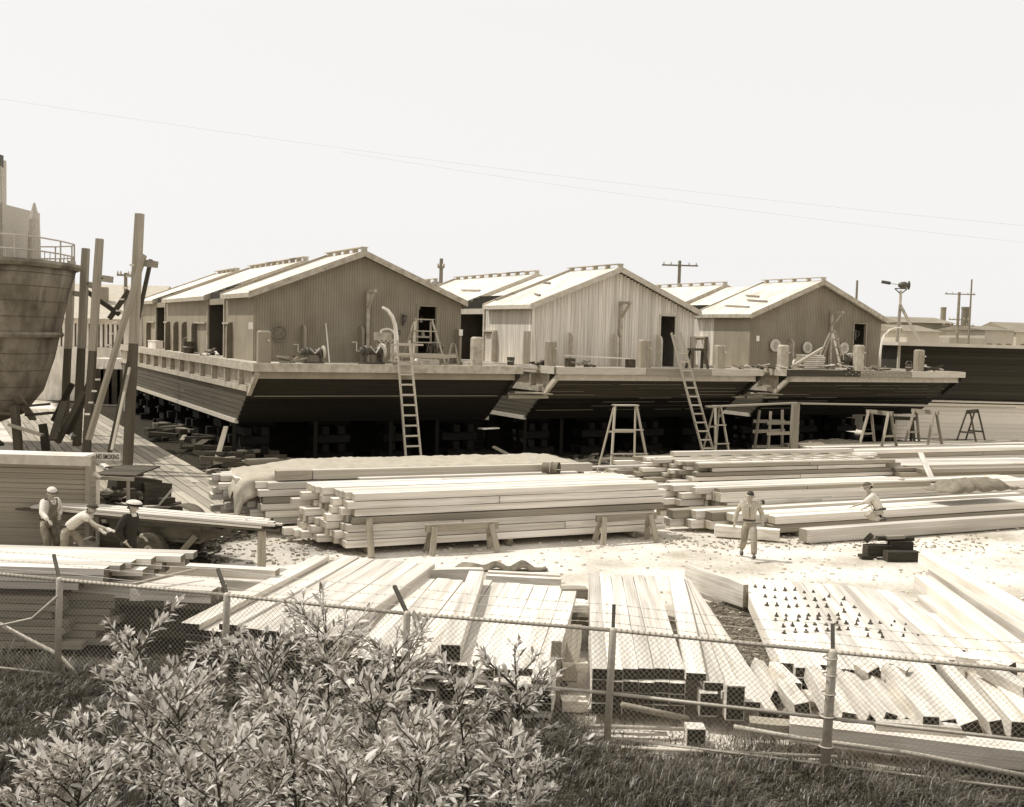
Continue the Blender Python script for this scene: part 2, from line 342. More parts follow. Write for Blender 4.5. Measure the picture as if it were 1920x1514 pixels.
def barge(k, label):
    BWD = 12.3 if k == 2 else 11.35
    B = thing('barge', label, 'barge', B0 + BU * (PITCHB * k), BROT, 'barracks barges on the building ways')
    painted = k != 1
    # hull shell, pulled in a little behind the planking
    pf = lambda a0, a1, ins: [V(a0, rk(3.95) + ins, 3.95), V(a0, BLEN - rk(3.95) - ins, 3.95), V(a0, BLEN - rk(1.75) - ins, 1.75), V(a0, rk(1.75) + ins, 1.75)]
    mb = MB(); mb.prism(pf(.16, 0, .07), (BWD - .32, 0, 0)); ob('hull', mb, PAINTD, B)
    # side planking, port side as seen, in courses
    for s, A in ((-1, .06), (1, BWD - .06)):
        for c in range(6):
            z = 2.0 + c * .2; b = rk(z) + .02; e = BLEN - rk(z)
            if s == 1 or k == 2: plank((A, b, z), (A, e, z), .07, .185, (HULLP, DARKW_END), B); continue
            while b < e - .1:
                l = ru(5, 8.5); l = l if b + l < e - 2 else e - b
                plank((A, b, z), (A, b + l - .02, z), .07 + ru(-.006, .006), .185, (HULLP, DARKW_END), B); b += l
        mb = MB(); x0 = -.06 if s < 0 else BWD - .08; mb.box(x0, x0 + .14, rk(1.82) - .06, BLEN - rk(1.8), 1.72, 1.895); ob('chine_guard', mb, TRIM, B)
        mb = MB(); mb.box(x0, x0 + .14, rk(3.18) - .0, BLEN - rk(3.2), 3.11, 3.33); ob('wale', mb, PAINTL, B)
        mb = MB(); xp = .12 if s < 0 else BWD - .15; mb.box(xp, xp + .03, rk(3.34) + .02, BLEN - rk(3.35), 3.335, 3.93); ob('side_panel', mb, PAINTL, B)
        b = 2.34
        while b < BLEN - 2:
            mb = MB(); xr = -.08 if s < 0 else BWD - .11; mb.box(xr, xr + .195, b - .05, b + .05, 3.335, 3.93); ob('rib', mb, PAINTL, B); b += 2.36
        mb = MB(); xg = -.12 if s < 0 else BWD - .1; mb.box(xg, xg + .22, .105, BLEN - .1, 3.935, 4.26); ob('gunwale', mb, PAINTL if painted else TRIM, B)
    gm = PAINTL if k == 0 else (TRIM if k == 1 else GREYW)
    for yy, nm in ((-.12, 'gunwale'), (BLEN - .1, 'gunwale')):
        if yy < 0 and k:
            cuts = [-.14, 4.6, 8.3, BWD + .12]
            for c in range(3):
                plank((cuts[c], -.01, 4.1), (cuts[c + 1] - .015, -.01, 4.1), .22, .32, ((TRIM, GREYW_END), (GREYW, GREYW_END), (TRIM, GREYW_END))[c] if k == 1 else ((DARKW, DARKW_END), (GREYW, GREYW_END), (TRIM, GREYW_END))[c], B, name='gunwale')
        else:
            mb = MB(); mb.box(-.12, BWD + .12, yy, yy + .22, 3.935, 4.26); ob(nm, mb, gm, B)
    if k == 2:
        mb = MB()
        for i in range(34): mb.lathe([(.02, -.012), (.02, 0)], (3.6 + i * .22, -.12, 4.06 + .1 * (i % 2)), 'y', 6)
        ob('bolt_head', mb, PAPER, B, kind='stuff')
    mb = MB(); mb.box(.11, BWD - .11, .11, BLEN - .11, 3.98, 4.2); ob('deck', mb, DECKM, B)
    # raked end: header, then courses of planks down the rake
    def rakepl(z0, z1, mats, out=.0, cuts=(), ww=.1):
        z0, z1 = min(z0, z1), max(z0, z1); zc = (z0 + z1) / 2; n = V(0, -1, -RK).normalized()
        xs_ = [.02] + list(cuts) + [BWD - .02]
        for i in range(len(xs_) - 1):
            c = V(0, rk(zc), zc) + n * (out - ww / 2 + .03); hh = (z1 - z0) * math.sqrt(1 + RK * RK)
            plank((xs_[i] + .004, c.y, c.z), (xs_[i + 1] - .004, c.y, c.z), ww, hh - .012, mats, B, up=(0, -RK, 1), name='end_plank')
    mb = MB(); mb.box(.12, BWD - .12, .14, .3, 3.66, 3.93); ob('header_timber', mb, PAINT if k == 0 else TRIM, B)
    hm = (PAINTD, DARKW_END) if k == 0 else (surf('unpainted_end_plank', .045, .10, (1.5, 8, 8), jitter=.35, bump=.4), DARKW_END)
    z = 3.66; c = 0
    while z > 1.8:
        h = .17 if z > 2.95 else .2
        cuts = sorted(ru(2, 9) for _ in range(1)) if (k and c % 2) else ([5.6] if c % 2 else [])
        rakepl(max(z - h, 1.76), z, hm if z > 2.95 else (UNDER_SHADE, DARKW_END), 0 if k == 0 else ru(-.012, .012), cuts); z -= h; c += 1
        if k and z > 2.2:
            x_ = .3
            while x_ < BWD - .6:
                l_ = ru(1.5, 4.5); e_ = min(x_ + l_, BWD - .3)
                plank((x_, rk(z) - .04, z - .03), (e_, rk(z) - .04, z - .03), .03, ru(.006, .016), random.choice(((GREYW, GREYW_END), (DARKW, DARKW_END))), B, name='caulked_seam'); x_ = e_ + ru(.05, .9)
    if k == 0: plank((.3, rk(2.93) - .08, 2.93 - .02), (BWD - .3, rk(2.93) - .08, 2.91), .05, .03, (GREYW, GREYW_END), B, name='batten')
    for a in (.06, BWD - .06):
        mb = MB(); mb.beam((a, -.02, 3.92), (a, rk(3.1) - .02, 3.02), .16, .2); ob('corner_timber', mb, (PAINTL if painted else TRIM) if a < 1 else PAINTD, B)
    # house: walls. strips leave the door opening free
    A0, A1, F, E = 1.0, 10.55, 4.3, 31.6
    fw = link('front_wall', None, B)
    dl, dr, dz = 8.42, 9.32, 6.75
    if k == 1:
        a = A0; bw = .2
        while a < A1 - .01:
            b_ = min(a + bw * ru(.85, 1.12), A1); c = (a + b_) / 2; zt = roofz(c) - .2 - .02
            z0 = 4.2
            if dl - .05 < c < dr + .05: z0 = dz
            plank((c, F + ru(-.008, .008), z0), (c, F, zt), .05, b_ - a - .006, (BOARD, GREYW_END), fw, up=(1, 0, 0), name='board'); a = b_
    else:
        mb = MB(); st = .115; n = int((A1 - A0) / st); st = (A1 - A0) / n
        for i in range(n):
            a = A0 + i * st; c = a + st / 2; z0 = dz if dl < c < dr else 4.2
            zt1, zt2 = roofz(a) - .2, roofz(a + st) - .2
            if a < APK < a + st: zt1 = zt2 = max(zt1, zt2)
            mb.prism([V(a, F, z0), V(a + st, F, z0), V(a + st, F, zt2), V(a, F, zt1)], (0, .06, 0))
            mb.prism([V(a + .03, F - .022, z0), V(a + st - .03, F - .022, z0), V(a + st - .03, F - .022, zt2 - .01), V(a + .03, F - .022, zt1 - .01)], (0, .021, 0))
        ob('fluted_siding', mb, PAINT, fw, kind='stuff')
    tm = PAINT if painted else TRIM
    for p, q in (((dl - .04, F - .03, 4.2), (dl - .04, F - .03, dz)), ((dr + .04, F - .03, 4.2), (dr + .04, F - .03, dz + .08)), ((dl - .08, F - .03, dz + .04), (dr + .0, F - .03, dz + .04))):
        mb = MB(); mb.beam(p, q, .09, .07); ob('door_frame', mb, tm, fw)
    # side walls with two entry alcoves
    segs = ((F + .06, 9.3), (12.7, 23.6), (26.6, E)); gaps = ((9.3, 12.7), (23.6, 26.6))
    for A, s in ((A0, 1), (A1, -1)):
        sw = link('side_wall', None, B)
        for (b0, b1) in segs:
            if k == 1 or (k == 2 and s == 1 and b0 < 6):
                b = b0 if k == 1 else b0 + 3.0
                if k == 2:
                    mb = MB(); mb.box(A, A + .06 * s, b0, b - .01, 4.2, 7.0); ob('wall_panel', mb, PAINT, sw)
                while b < b1 - .02:
                    e = min(b + ru(.26, .34), b1)
                    if s == 1: plank((A + .03, (b + e) / 2, 4.2), (A + .03, (b + e) / 2, 7.0), .05, e - b - .006, (BOARD, GREYW_END), sw, up=(0, 1, 0), name='board')
                    b = e
                if s == -1:
                    mb = MB(); mb.box(A - .06, A, b0, b1, 4.2, 7.0); ob('wall_panel', mb, TRIM, sw)
            else:
                mb = MB(); mb.box(min(A, A + .06 * s), max(A, A + .06 * s), b0, b1, 4.2, 7.0); ob('wall_panel', mb, PAINT, sw)
        for (g0, g1) in gaps:
            D = 1.7
            mb = MB()
            for g in (g0, g1): mb.box(min(A, A + D * s) + .06 * s, max(A, A + D * s), g - .03, g + .03, 4.2, 7.0)
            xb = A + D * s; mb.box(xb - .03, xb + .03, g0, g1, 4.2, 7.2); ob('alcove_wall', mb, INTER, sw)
            for b in (g0, g1):
                mb = MB(); mb.box(A - .04 * s - .03, A - .04 * s + .04, b - .07, b + .07, 4.2, 6.95); ob('door_frame', mb, PAINTL if painted else TRIM, sw)
            mb = MB(); mb.box(A - .06, A + .06, g0 + .08, g1 - .08, 6.62, 6.9); ob('header_beam', mb, tm, sw)
        if s == 1:
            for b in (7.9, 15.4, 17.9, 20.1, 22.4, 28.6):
                fin(sw, A - .0, b, -.24, 0, 4.2, 5.80, .07, FIN_SHADE if painted else TRIM)
                mb = MB(); mb.box(A - .275, A - .245, b - .045, b + .045, 4.2, 5.62); ob('fin_lit_edge', mb, PAINTL if painted else TRIM, sw)  # pale strip painting the fin's bright lit edge
            for (b0, b1) in ((7.95, 9.2), (12.8, 15.35), (22.45, 23.5), (26.7, 28.55)):
                mb = MB(); mb.box(A - .16, A - .005, b0 + .04, b1, 5.72, 5.80); ob('cap_rail', mb, PAINTL if painted else TRIM, sw)
    mb = MB(); mb.prism([V(A0, E, 4.2), V(A1, E, 4.2), V(A1, E, 7.0), V(APK, E, ROOFPK - .2), V(A0, E, 7.0)], (0, .06, 0)); ob('rear_wall', mb, PAINT, B)
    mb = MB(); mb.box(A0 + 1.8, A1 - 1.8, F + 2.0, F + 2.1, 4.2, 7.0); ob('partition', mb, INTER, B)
    # roof: three sections, lower strips over the alcoves
    RS = ((3.9, 8.9), (12.3, 23.2), (26.2, 32.1)); sl = (ROOFPK - ROOFZ0) / (APK - EA0)
    for (b0, b1) in RS:
        for s in (0, 1):
            e = EA0 if s == 0 else EA1
            mb = MB(); mb.prism([V(e, b0, ROOFZ0 - .02), V(APK, b0, ROOFPK - .02), V(APK, b0, ROOFPK - .13), V(e, b0, ROOFZ0 - .13)], (0, b1 - b0, 0)); ob('roof_panel', mb, ROOFM if s == 0 else ROOFM, B)
            mb = MB(); mb.prism([V(e - .02, b0 - .05, ROOFZ0 - .25), V(e - .02, b0 - .05, ROOFZ0 + .02), V(APK, b0 - .05, ROOFPK + .02), V(APK, b0 - .05, ROOFPK - .25)], (0, .045, 0)); ob('rake_board', mb, TRIM if not painted else PAINTL, B)
            mb = MB(); mb.prism([V(e - .02, b1 + .002, ROOFZ0 - .25), V(e - .02, b1 + .002, ROOFZ0 + .06), V(APK, b1 + .002, ROOFPK + .06), V(APK, b1 + .002, ROOFPK - .25)], (0, .05, 0)); ob('rake_board', mb, TRIM if not painted else PAINTL, B)
            ea = e - .03 if s == 0 else e - .01
            mb = MB(); mb.box(ea, ea + .04, b0, b1, ROOFZ0 - .22, ROOFZ0 - .03); ob('eave_board', mb, TRIM if not painted else PAINTL, B)
        # ridge: cap boards on blocks with dark slots between
        b = b0
        while b < b1 - .2:
            e = min(b + 1.15, b1); mb = MB(); mb.box(APK - .17, APK + .17, b + .01, e - .01, ROOFPK + .13, ROOFPK + .165)
            ob('ridge_board', mb, TRIM if rnd() < .8 else GREYW, B)
            mb = MB(); mb.box(APK - .13, APK + .13, b + .02, b + .14, ROOFPK - .03, ROOFPK + .128); ob('ridge_block', mb, TRIM, B); b = e
    for gi, (b0, b1) in enumerate(((8.96, 12.24), (23.26, 26.14))):
        lo = .2 if not (k == 1 and gi == 1) else .62
        for s in (0, 1):
            e = A0 + 1.15 if s == 0 else A1 - 1.15
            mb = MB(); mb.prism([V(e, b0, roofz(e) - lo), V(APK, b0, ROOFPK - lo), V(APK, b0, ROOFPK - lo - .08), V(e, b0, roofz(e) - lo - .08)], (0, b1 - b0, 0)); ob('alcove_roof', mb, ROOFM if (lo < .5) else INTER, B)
            for q in range(4):
                xx = (A0 - .02 + .37 * q if s == 0 else A1 + .02 - .37 * q); zr = roofz(xx)
                mb = MB(); mb.box(xx, xx + .05, b0 + .03, b1 - .03, zr - .34, zr + .03 - .02 * (q % 2)); ob('roof_bearer', mb, TAR, B)
        for s in (0,):
            for (bb, of) in ((b0 + .0, .0),) if not k == 2 else ():
                # curb boards, nailed in lapped lengths up the slope
                for t0, t1 in ((.12, .36), (.30, .62), (.58, .97)):
                    a0 = EA0 + (APK - EA0) * t0; a1 = EA0 + (APK - EA0) * t1
                    plank((a0, b0 - .28 - .05 * (t0 > .2), roofz(a0) + .06), (a1, b0 - .28 - .05 * (t0 > .2), roofz(a1) + .06), .14, .1, (GREYW, GREYW_END), B, name='curb_board')
    if k:
        for (a, b, l, dy) in ((1.6, 5.2, 2.3, .1), (3.2, 6.3, 1.4, 0), (2.4, 4.7, 1.9, 1.2)) if k == 2 else ((1.8, 5.0, 1.0, .2), (3.6, 7.2, 1.2, 0), (3.0, 14, 3, .5)):
            plank((a, b, roofz(a) + .05), (a + .25, b + l, roofz(a + .25) + .05), .09, .07, (GREYW, GREYW_END), B, name='roof_batten')
    # front wall fins
    for px in ((570, 678, 860), (1072, 1155, 1237), (1484,))[k]:
        a, _ = uvz(px, 620, 4.1); a -= PITCHB * k
        fin(fw, a, 4.28, 0, -.42, 4.2, 5.78, .1, PAINTL if k == 2 else (TRIM if k == 1 else PAINT))
    # overhead bracket post (davit) on the wall
    a = 5.98 if k == 0 else (5.95 if k == 1 else 6.6)
    dv = link('davit', None, B); zt = 7.25
    mb = MB(); mb.box(a - .07, a + .07, 4.08, 4.22, 4.2, zt); ob('post', mb, PAINTL if k != 2 else PAINTL, dv)
    mb = MB(); mb.box(a - .08, a + .08, 3.3, 4.26, zt + .002, zt + .13); ob('arm', mb, PAINTL, dv)
    mb = MB(); mb.beam((a, 3.45, zt), (a, 4.07, zt - .62), .1, .12); ob('brace', mb, PAINTL, dv)
    return B
UNDER_SHADE = surf('underside_shade_plank', .012, .02, (2, 6, 6), jitter=.2)  # near-black tone: shade under the raked hull put into the colour
L0 = barge(0, 'brown painted barge at left carrying a fluted grey house, plank side facing the roadway')
L1 = barge(1, 'middle barge whose house has bare pale board walls')
L2 = barge(2, 'rightmost barge with studded edge timber and three white slotted discs on its house')
def blabel(o, t): o['label'] = t

# crib timbers and shores under the barges
random.seed(11)
ORD = ['first', 'second', 'third', 'fourth', 'fifth', 'sixth', 'seventh']
BN = ['left', 'middle', 'right']
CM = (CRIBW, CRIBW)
for k in range(3):
    for bi, b in enumerate((3.9, 8, 12.5, 17, 21.5, 26, 30)):
        for ai, a in enumerate((.9, 4.2, 7.2, 10.3)):
            if k and b > 14: continue
            if k == 0 and a > 5 and b > 18: continue
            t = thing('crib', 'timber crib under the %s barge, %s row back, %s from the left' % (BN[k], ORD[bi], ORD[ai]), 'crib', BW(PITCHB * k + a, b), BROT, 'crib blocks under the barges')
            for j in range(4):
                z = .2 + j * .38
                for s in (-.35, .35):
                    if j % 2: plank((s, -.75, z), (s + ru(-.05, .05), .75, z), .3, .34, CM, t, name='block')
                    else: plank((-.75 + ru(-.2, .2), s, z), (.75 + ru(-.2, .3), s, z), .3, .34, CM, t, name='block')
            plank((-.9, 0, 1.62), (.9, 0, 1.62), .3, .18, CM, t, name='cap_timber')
    t = thing('dark_screen', 'added dark timber screen blocking light under the %s barge' % BN[k], 'dark screen', BW(PITCHB * k, 6.2), BROT, 'added dark screens under the barges')  # screen added to keep the space under the hull black
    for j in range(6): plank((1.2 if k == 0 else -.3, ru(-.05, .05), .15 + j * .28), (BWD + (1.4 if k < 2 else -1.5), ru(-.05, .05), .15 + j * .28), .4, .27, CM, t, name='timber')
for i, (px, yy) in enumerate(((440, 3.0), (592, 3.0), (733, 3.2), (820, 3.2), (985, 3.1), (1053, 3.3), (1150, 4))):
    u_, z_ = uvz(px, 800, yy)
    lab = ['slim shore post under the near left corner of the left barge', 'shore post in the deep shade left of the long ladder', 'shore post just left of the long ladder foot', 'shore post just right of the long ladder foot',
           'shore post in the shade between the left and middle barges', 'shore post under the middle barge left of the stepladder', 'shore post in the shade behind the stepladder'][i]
    loose(lab, BW(u_, yy, 0), BW(u_, yy, 1.74), .15, .15, (UNDER_SHADE, DARKW_END), 'post', 'shore_post', 'shore posts under the barges')

# ------------------------------------------------------------------ things on the barge decks
random.seed(21)
DZ = 4.2
def on(px, py, v):            # point over the deck at wall-parallel distance v, from a photo pixel
    u_, z_ = uvz(px, py, v); return u_, z_
def local(label, cat, u_, v_, z=DZ, name=None, group=None, rz=0):
    return thing(name or cat.replace(' ', '_'), label, cat, BW(u_, v_, z), BROT + rz, group)
# timber bitts
def bitt(px, ytop, v, w, d, mat, label):
    u_, z_ = on(px, ytop, v); h = z_ - DZ; t = local(label, 'bitt', u_, v, group='timber bitts on the barge decks')
    mb = MB(); c = .06
    ring = lambda ww, dd, z: [V(-ww / 2 + c, -dd / 2, z), V(ww / 2 - c, -dd / 2, z), V(ww / 2, -dd / 2 + c, z), V(ww / 2, dd / 2 - c, z), V(ww / 2 - c, dd / 2, z), V(-ww / 2 + c, dd / 2, z), V(-ww / 2, dd / 2 - c, z), V(-ww / 2, -dd / 2 + c, z)]
    R3 = [ring(w, d, 0), ring(w, d, h - .07), ring(w - .12, d - .12, h)]
    vs = [p for r in R3 for p in r]; fs = [(i * 8 + q, i * 8 + (q + 1) % 8, i * 8 + 8 + (q + 1) % 8, i * 8 + 8 + q) for i in range(2) for q in range(8)] + [tuple(range(16, 24)), tuple(range(7, -1, -1))]
    mb.add(vs, fs); ob('post', mb, mat, t)
    mb = MB(); mb.lathe([(.035, -.17), (.035, .0)], (.1, -d / 2, h * .7), 'y', 8); ob('pin', mb, METALL, t); return t
BM = surf('bitt_timber', .24, .36, (6, 6, .8), nscale=1.5, jitter=.1, bump=.3)
for a in ((495, 620, 1.2, .50, .4, PAINT, 'painted square bitt at the left end of the left barge deck'),
          (894, 632, 1.2, .46, .4, PAINTL, 'square bitt at the right end of the left barge deck, beside the dark passage'),
          (1033, 639, 1.2, .45, .4, BM, 'grey timber bitt at the left end of the middle barge deck'),
          (1209, 637, 1.2, .55, .45, BM, 'broad timber bitt left of the doorway of the middle barge'),
          (1350, 647, 1.2, .5, .42, BM, 'timber bitt at the right end of the middle barge deck, beside the sawhorse'),
          (1469, 647, 1.2, .5, .42, PAINTL, 'pale bitt in front of the leftmost slotted disc of the right barge'),
          (1611, 647, 1.2, .5, .42, PAINTL, 'bitt with a clutter of fittings left of the doorway of the right barge'),
          (1724, 656, 1.2, .5, .42, BM, 'timber bitt standing alone at the right end of the right barge deck')): bitt(*a)
loose('tall dark plank post standing at the left end of the middle barge house', BW(13.42, 3.2, DZ), BW(13.42, 3.2, 5.78), .36, .1, (GREYW, GREYW_END), 'post', 'plank_post', up=(.47, -.88, 0))
u_, z_ = on(1312, 632, 3.3)
loose('dark plank upright behind the sawhorse at the right of the middle barge', BW(u_ - .35, 3.3, DZ), BW(u_ - .35, 3.4, 5.75), .3, .08, (GREYW, GREYW_END), 'plank', up=(.47, -.88, 0))
loose('white board upright behind the sawhorse at the right of the middle barge', BW(u_ + .05, 3.2, DZ), BW(u_ + .0, 3.35, 5.6), .28, .05, (BOARD, GREYW_END), 'plank', up=(.47, -.88, 0))
# notices on the posts
for px, py, v, lab in ((470, 611, 3.9, 'small white notice at the corner of the left house'), (864, 624, 3.75, 'small white notice on the fin right of the left barge doorway'), (1421, 635, 3.9, 'small white notice at the corner of the right house')):
    u_, z_ = on(px, py, v); mb = MB(); mb.box(-.09, .09, -.02, 0, -.14, .14); o = ob('notice', mb, PAPER); o.location = BW(u_, v, z_); o.rotation_euler = (0, 0, BROT); o['label'] = lab; o['category'] = 'notice'; o['group'] = 'white paper notices'
METALG = surf('grey_iron', .18, .28, nscale=8, rough=.5)
# slotted cable discs on the walls
def disc(px, py, v, r, mat, rim, label, z=None, tilt=0):
    u_, z_ = on(px, py, v); t = local(label, 'slotted disc', u_, v, z_ if z is None else z, name='slotted_disc', group='slotted discs by the barge houses')
    t.rotation_euler = (tilt, 0, BROT)
    mb = MB(); n = 20
    def ringz(r0, r1, y0, y1):
        o = len(mb.v)
        for k in range(n):
            a = 2 * PI * k / n
            for (rr, yy) in ((r0, y0), (r1, y0), (r1, y1), (r0, y1)): mb.v.append((rr * math.cos(a), yy, rr * math.sin(a)))
        for k in range(n):
            k2 = (k + 1) % n
            for q in range(4): q2 = (q + 1) % 4; mb.f.append((o + k * 4 + q, o + k2 * 4 + q, o + k2 * 4 + q2, o + k * 4 + q2)); mb.m.append(0)
    ringz(r * .9, r, -.08, 0); ringz(r * .62, r * .7, -.08, 0)
    ob('rim', mb, mat, t); mb = MB()
    for k in range(n):
        a = 2 * PI * (k + .5) / n; mb.beam((math.cos(a) * r * .69, -.05, math.sin(a) * r * .69), (math.cos(a) * r * .91, -.05, math.sin(a) * r * .91), .03, .035)
    ob('spokes', mb, mat, t)
    mb = MB(); mb.lathe([(r * .6, -.06), (r * .6, -.01)], (0, 0, 0), 'y', 20)
    for k in range(14):
        a = 2 * PI * k / 14; mb.beam((math.cos(a) * r * .2, -.07, math.sin(a) * r * .2), (math.cos(a) * r * .55, -.07, math.sin(a) * r * .55), .03, .03)
    ob('hub_plate', mb, rim, t); mb = MB(); mb.lathe([(r * .9, -.012), (r * .9, 0)], (0, .03, 0), 'y', 20); ob('backing', mb, TAR, t)
disc(523, 625, 4.15, .33, METALG, METALG, 'dark slotted disc hung on the fluted wall of the left house')
disc(1453, 648, 4.15, .33, PAPER, METALL, 'leftmost white slotted disc on the right house, half behind a bitt')
disc(1513, 652, 4.15, .31, PAPER, METALL, 'middle white slotted disc on the right house wall')
disc(1582, 653, 4.15, .31, PAPER, METALL, 'rightmost white slotted disc on the right house wall, beyond the stepladder')
disc(1493, 670, 2.6, .26, PAPER, METALL, 'small white slotted disc resting on the deck between two bitts', z=4.5)
# windlass, winch, steel door plate, vice
def winch(px, v, s, label, rz=0):
    u_, z_ = on(px, 660, v); t = local(label, 'winch', u_, v, DZ + .02, rz=rz, group='deck winches')
    mb = MB(); mb.box(-.4 * s, .4 * s, -.22 * s, .22 * s, 0, .08 * s); ob('base', mb, METALD, t)
    for x in (-.32, .32):
        mb = MB(); mb.prism([V(x * s - .03, -.2 * s, .08 * s), V(x * s - .03, .2 * s, .08 * s), V(x * s - .03, .08 * s, .6 * s), V(x * s - .03, -.08 * s, .6 * s)], (.06, 0, 0)); ob('side_frame', mb, METALD, t)
    mb = MB(); mb.lathe([(.1 * s, -.5 * s), (.14 * s, -.45 * s), (.1 * s, -.38 * s), (.1 * s, -.3 * s), (.2 * s, -.28 * s), (.2 * s, -.24 * s), (.12 * s, -.22 * s), (.12 * s, .22 * s), (.2 * s, .24 * s), (.2 * s, .28 * s), (.1 * s, .3 * s), (.16 * s, .5 * s)], (0, 0, .45 * s), 'x', 16); ob('drum', mb, METALD, t, smooth=True)
    mb = MB(); mb.lathe([(.26 * s, -.02), (.28 * s, 0), (.28 * s, .04), (.26 * s, .06)], (.4 * s, 0, .45 * s), 'x', 18); ob('gear_wheel', mb, METALL, t)
    mb = MB(); mb.tube([(-.5 * s, 0, .45 * s), (-.62 * s, 0, .45 * s), (-.62 * s, 0, .75 * s), (-.8 * s, 0, .75 * s)], .02, 6); ob('crank', mb, METALL, t)
    mb = MB(); mb.tube([(-.2 * s, -.2 * s, .62 * s), (0, -.26 * s, .4 * s), (.2 * s, -.2 * s, .62 * s)], .03, 6); ob('chain_guard', mb, METALL, t)
winch(587, 1.6, 1.0, 'black cast winch on the left barge between the two wall fins')
winch(697, 1.3, 1.2, 'winch with a bright saddle on the left barge in front of the davit', .25)
winch(1590, 1.8, 1.25, 'tumbled winch on the right barge beside the cluttered bitt', .5)
u_, z_ = on(722, 660, 1.9)
t = local('steel hatch plate with a scrolled crest propped upright on the left barge', 'hatch plate', u_, 1.9, DZ + .06)
t.rotation_euler = (math.radians(-6), 0, BROT)
mb = MB(); mb.box(-.38, .38, -.03, .0, 0, 1.05); ob('plate', mb, PAINT, t)
mb = MB(); mb.box(-.48, .3, -.09, -.035, .95, 1.28); ob('header', mb, PAINTL, t)
mb = MB()
for k in range(12): a0 = PI * k / 12; a1 = PI * (k + 1) / 12; mb.beam((.1 + .3 * math.cos(a0), -.06, 1.24 + .2 * math.sin(a0)), (.1 + .3 * math.cos(a1), -.06, 1.24 + .2 * math.sin(a1)), .05, .08)
ob('quadrant', mb, WHITEP, t)
mb = MB(); mb.tube([(-.34, -.11, .98), (-.2, -.11, .86), (-.06, -.11, .93), (0, -.11, .78), (.08, -.11, .93), (.22, -.11, .86), (.34, -.11, .98)], .035, 6); mb.tube([(0, -.11, .82), (0, -.11, .68)], [.05, .02], 6); ob('crest', mb, METALL, t)
for x, z in ((-.3, .4), (.3, .4), (-.3, .1)): mb = MB(); mb.lathe([(.05, -.06), (.06, -.03)], (x, -.03, z), 'y', 8); ob('knob', mb, METALL, t)
# curved white davit arms
def horn(px, yb, xt, yt, v, r, mat, label, pts):
    u0_, z0_ = on(px, yb, v); u1_, z1_ = on(xt, yt, v); t = local(label, 'curved arm', u0_, v, DZ, name='curved_arm', group='curved boat davit arms')
    du, dz = u1_ - u0_, z1_ - DZ; mb = MB(); mb.tube([(du * a, 0, dz * b) for a, b in pts], [r * c for c in np.linspace(1.25, .6, len(pts))], 8, 0)
    ob('arm', mb, mat, t, smooth=True); mb = MB(); mb.lathe([(.13, 0), (.13, .05), (.08, .12)], (0, 0, 0), 'z', 10); ob('foot', mb, METALD, t); return t, du, dz
horn(743, 660, 717, 577, 1.6, .10, WHITEP, 'large curved white davit arm on the left barge beside the long ladder', [(0, 0), (0, .3), (.02, .5), (.12, .7), (.32, .85), (.62, .95), (1, 1)])
t, du, dz = horn(1649, 690, 1691, 614, 1.6, .055, WHITEP, 'thin curved davit arm with a hook at the right end of the right barge', [(0, 0), (0, .4), (.03, .6), (.15, .8), (.4, .93), (.7, .98), (1, 1)])
mb = MB(); mb.tube([(du, 0, dz), (du + .05, 0, dz - .08), (du, 0, dz - .16), (du - .05, 0, dz - .1)], .025, 6); ob('hook', mb, METALD, t)
for px, lab in ((612, 'thin white stick leaning on the fluted wall between the winch and the davit'),):
    u_, z_ = on(608, 668, 3.9); u2, z2 = on(612, 607, 4.1); loose(lab, BW(u_, 3.2, DZ), BW(u2, 4.2, z2), .05, .05, (BOARD, GREYW_END), 'stick')
# step ladders and saw horses
def stepladder(label, base, rz, W_, D_, H_, n, mat, group='stepladders', top=.36, bar=True):
    t = thing('stepladder', label, 'stepladder', base, rz, group)
    for s in (-1, 1):
        plank((s * W_ / 2, -D_ / 2, 0), (s * top / 2, -.06, H_), .07, .1, mat, t, name='leg', up=(0, 1, 0)); plank((s * W_ / 2 * .95, D_ / 2, 0), (s * top / 2, .06, H_ - .05), .06, .07, mat, t, name='leg', up=(0, 1, 0))
    for i in range(n):
        f = (i + 1) / (n + 1) if n > 1 else .3; y = -D_ / 2 * (1 - f) - .06 * f; x = (W_ / 2) * (1 - f) + top / 2 * f
        plank((-x - .06, y - .04, H_ * f), (x + .06, y - .04, H_ * f), .16, .045, mat, t, name='step')
    if bar:
        for f in (.22, .62): y = D_ / 2 * (1 - f); x = W_ / 2 * (1 - f) + top / 2 * f; plank((-x, y + .05, H_ * f), (x, y + .05, H_ * f), .03, .08, mat, t, name='brace')
    plank((-top / 2 - .08, 0, H_ + .02), (top / 2 + .08, 0, H_ + .02), .3, .05, mat, t, name='top_board'); return t
def sawhorse(label, base, rz, L_, H_, mats=(GREYW, GREYW_END), group='sawhorses', sp=.5, bw=.16):
    t = thing('sawhorse', label, 'sawhorse', base, rz, group)
    plank((-L_ / 2, 0, H_ - .07), (L_ / 2, 0, H_ - .07), .1, bw, mats, t, name='beam')
    for sx in (-1, 1):
        for sy in (-1, 1): plank((sx * (L_ / 2 - .1), sy * sp / 2, 0), (sx * (L_ / 2 - .22), sy * .07, H_ - .02), .15, .05, mats, t, name='leg', up=(0, sy, 0))
        plank((sx * (L_ / 2 - .17), -sp / 4, H_ * .5), (sx * (L_ / 2 - .17), sp / 4, H_ * .5), .03, .09, mats, t, name='brace')
    return t
GW = (GREYW, GREYW_END); PW = (PINE, PINE_END); DW = (DARKW, DARKW_END); LW = (surf('ladder_wood', .34, .5, (1.2, 8, 8), jitter=.12), GREYW_END)
u_, _ = on(786, 600, 2.4); stepladder('wide stepladder standing by the doorway of the left house', BW(u_ + .15, 2.3, DZ), BROT, 1.5, 1.5, 1.93, 3, LW, top=.75)
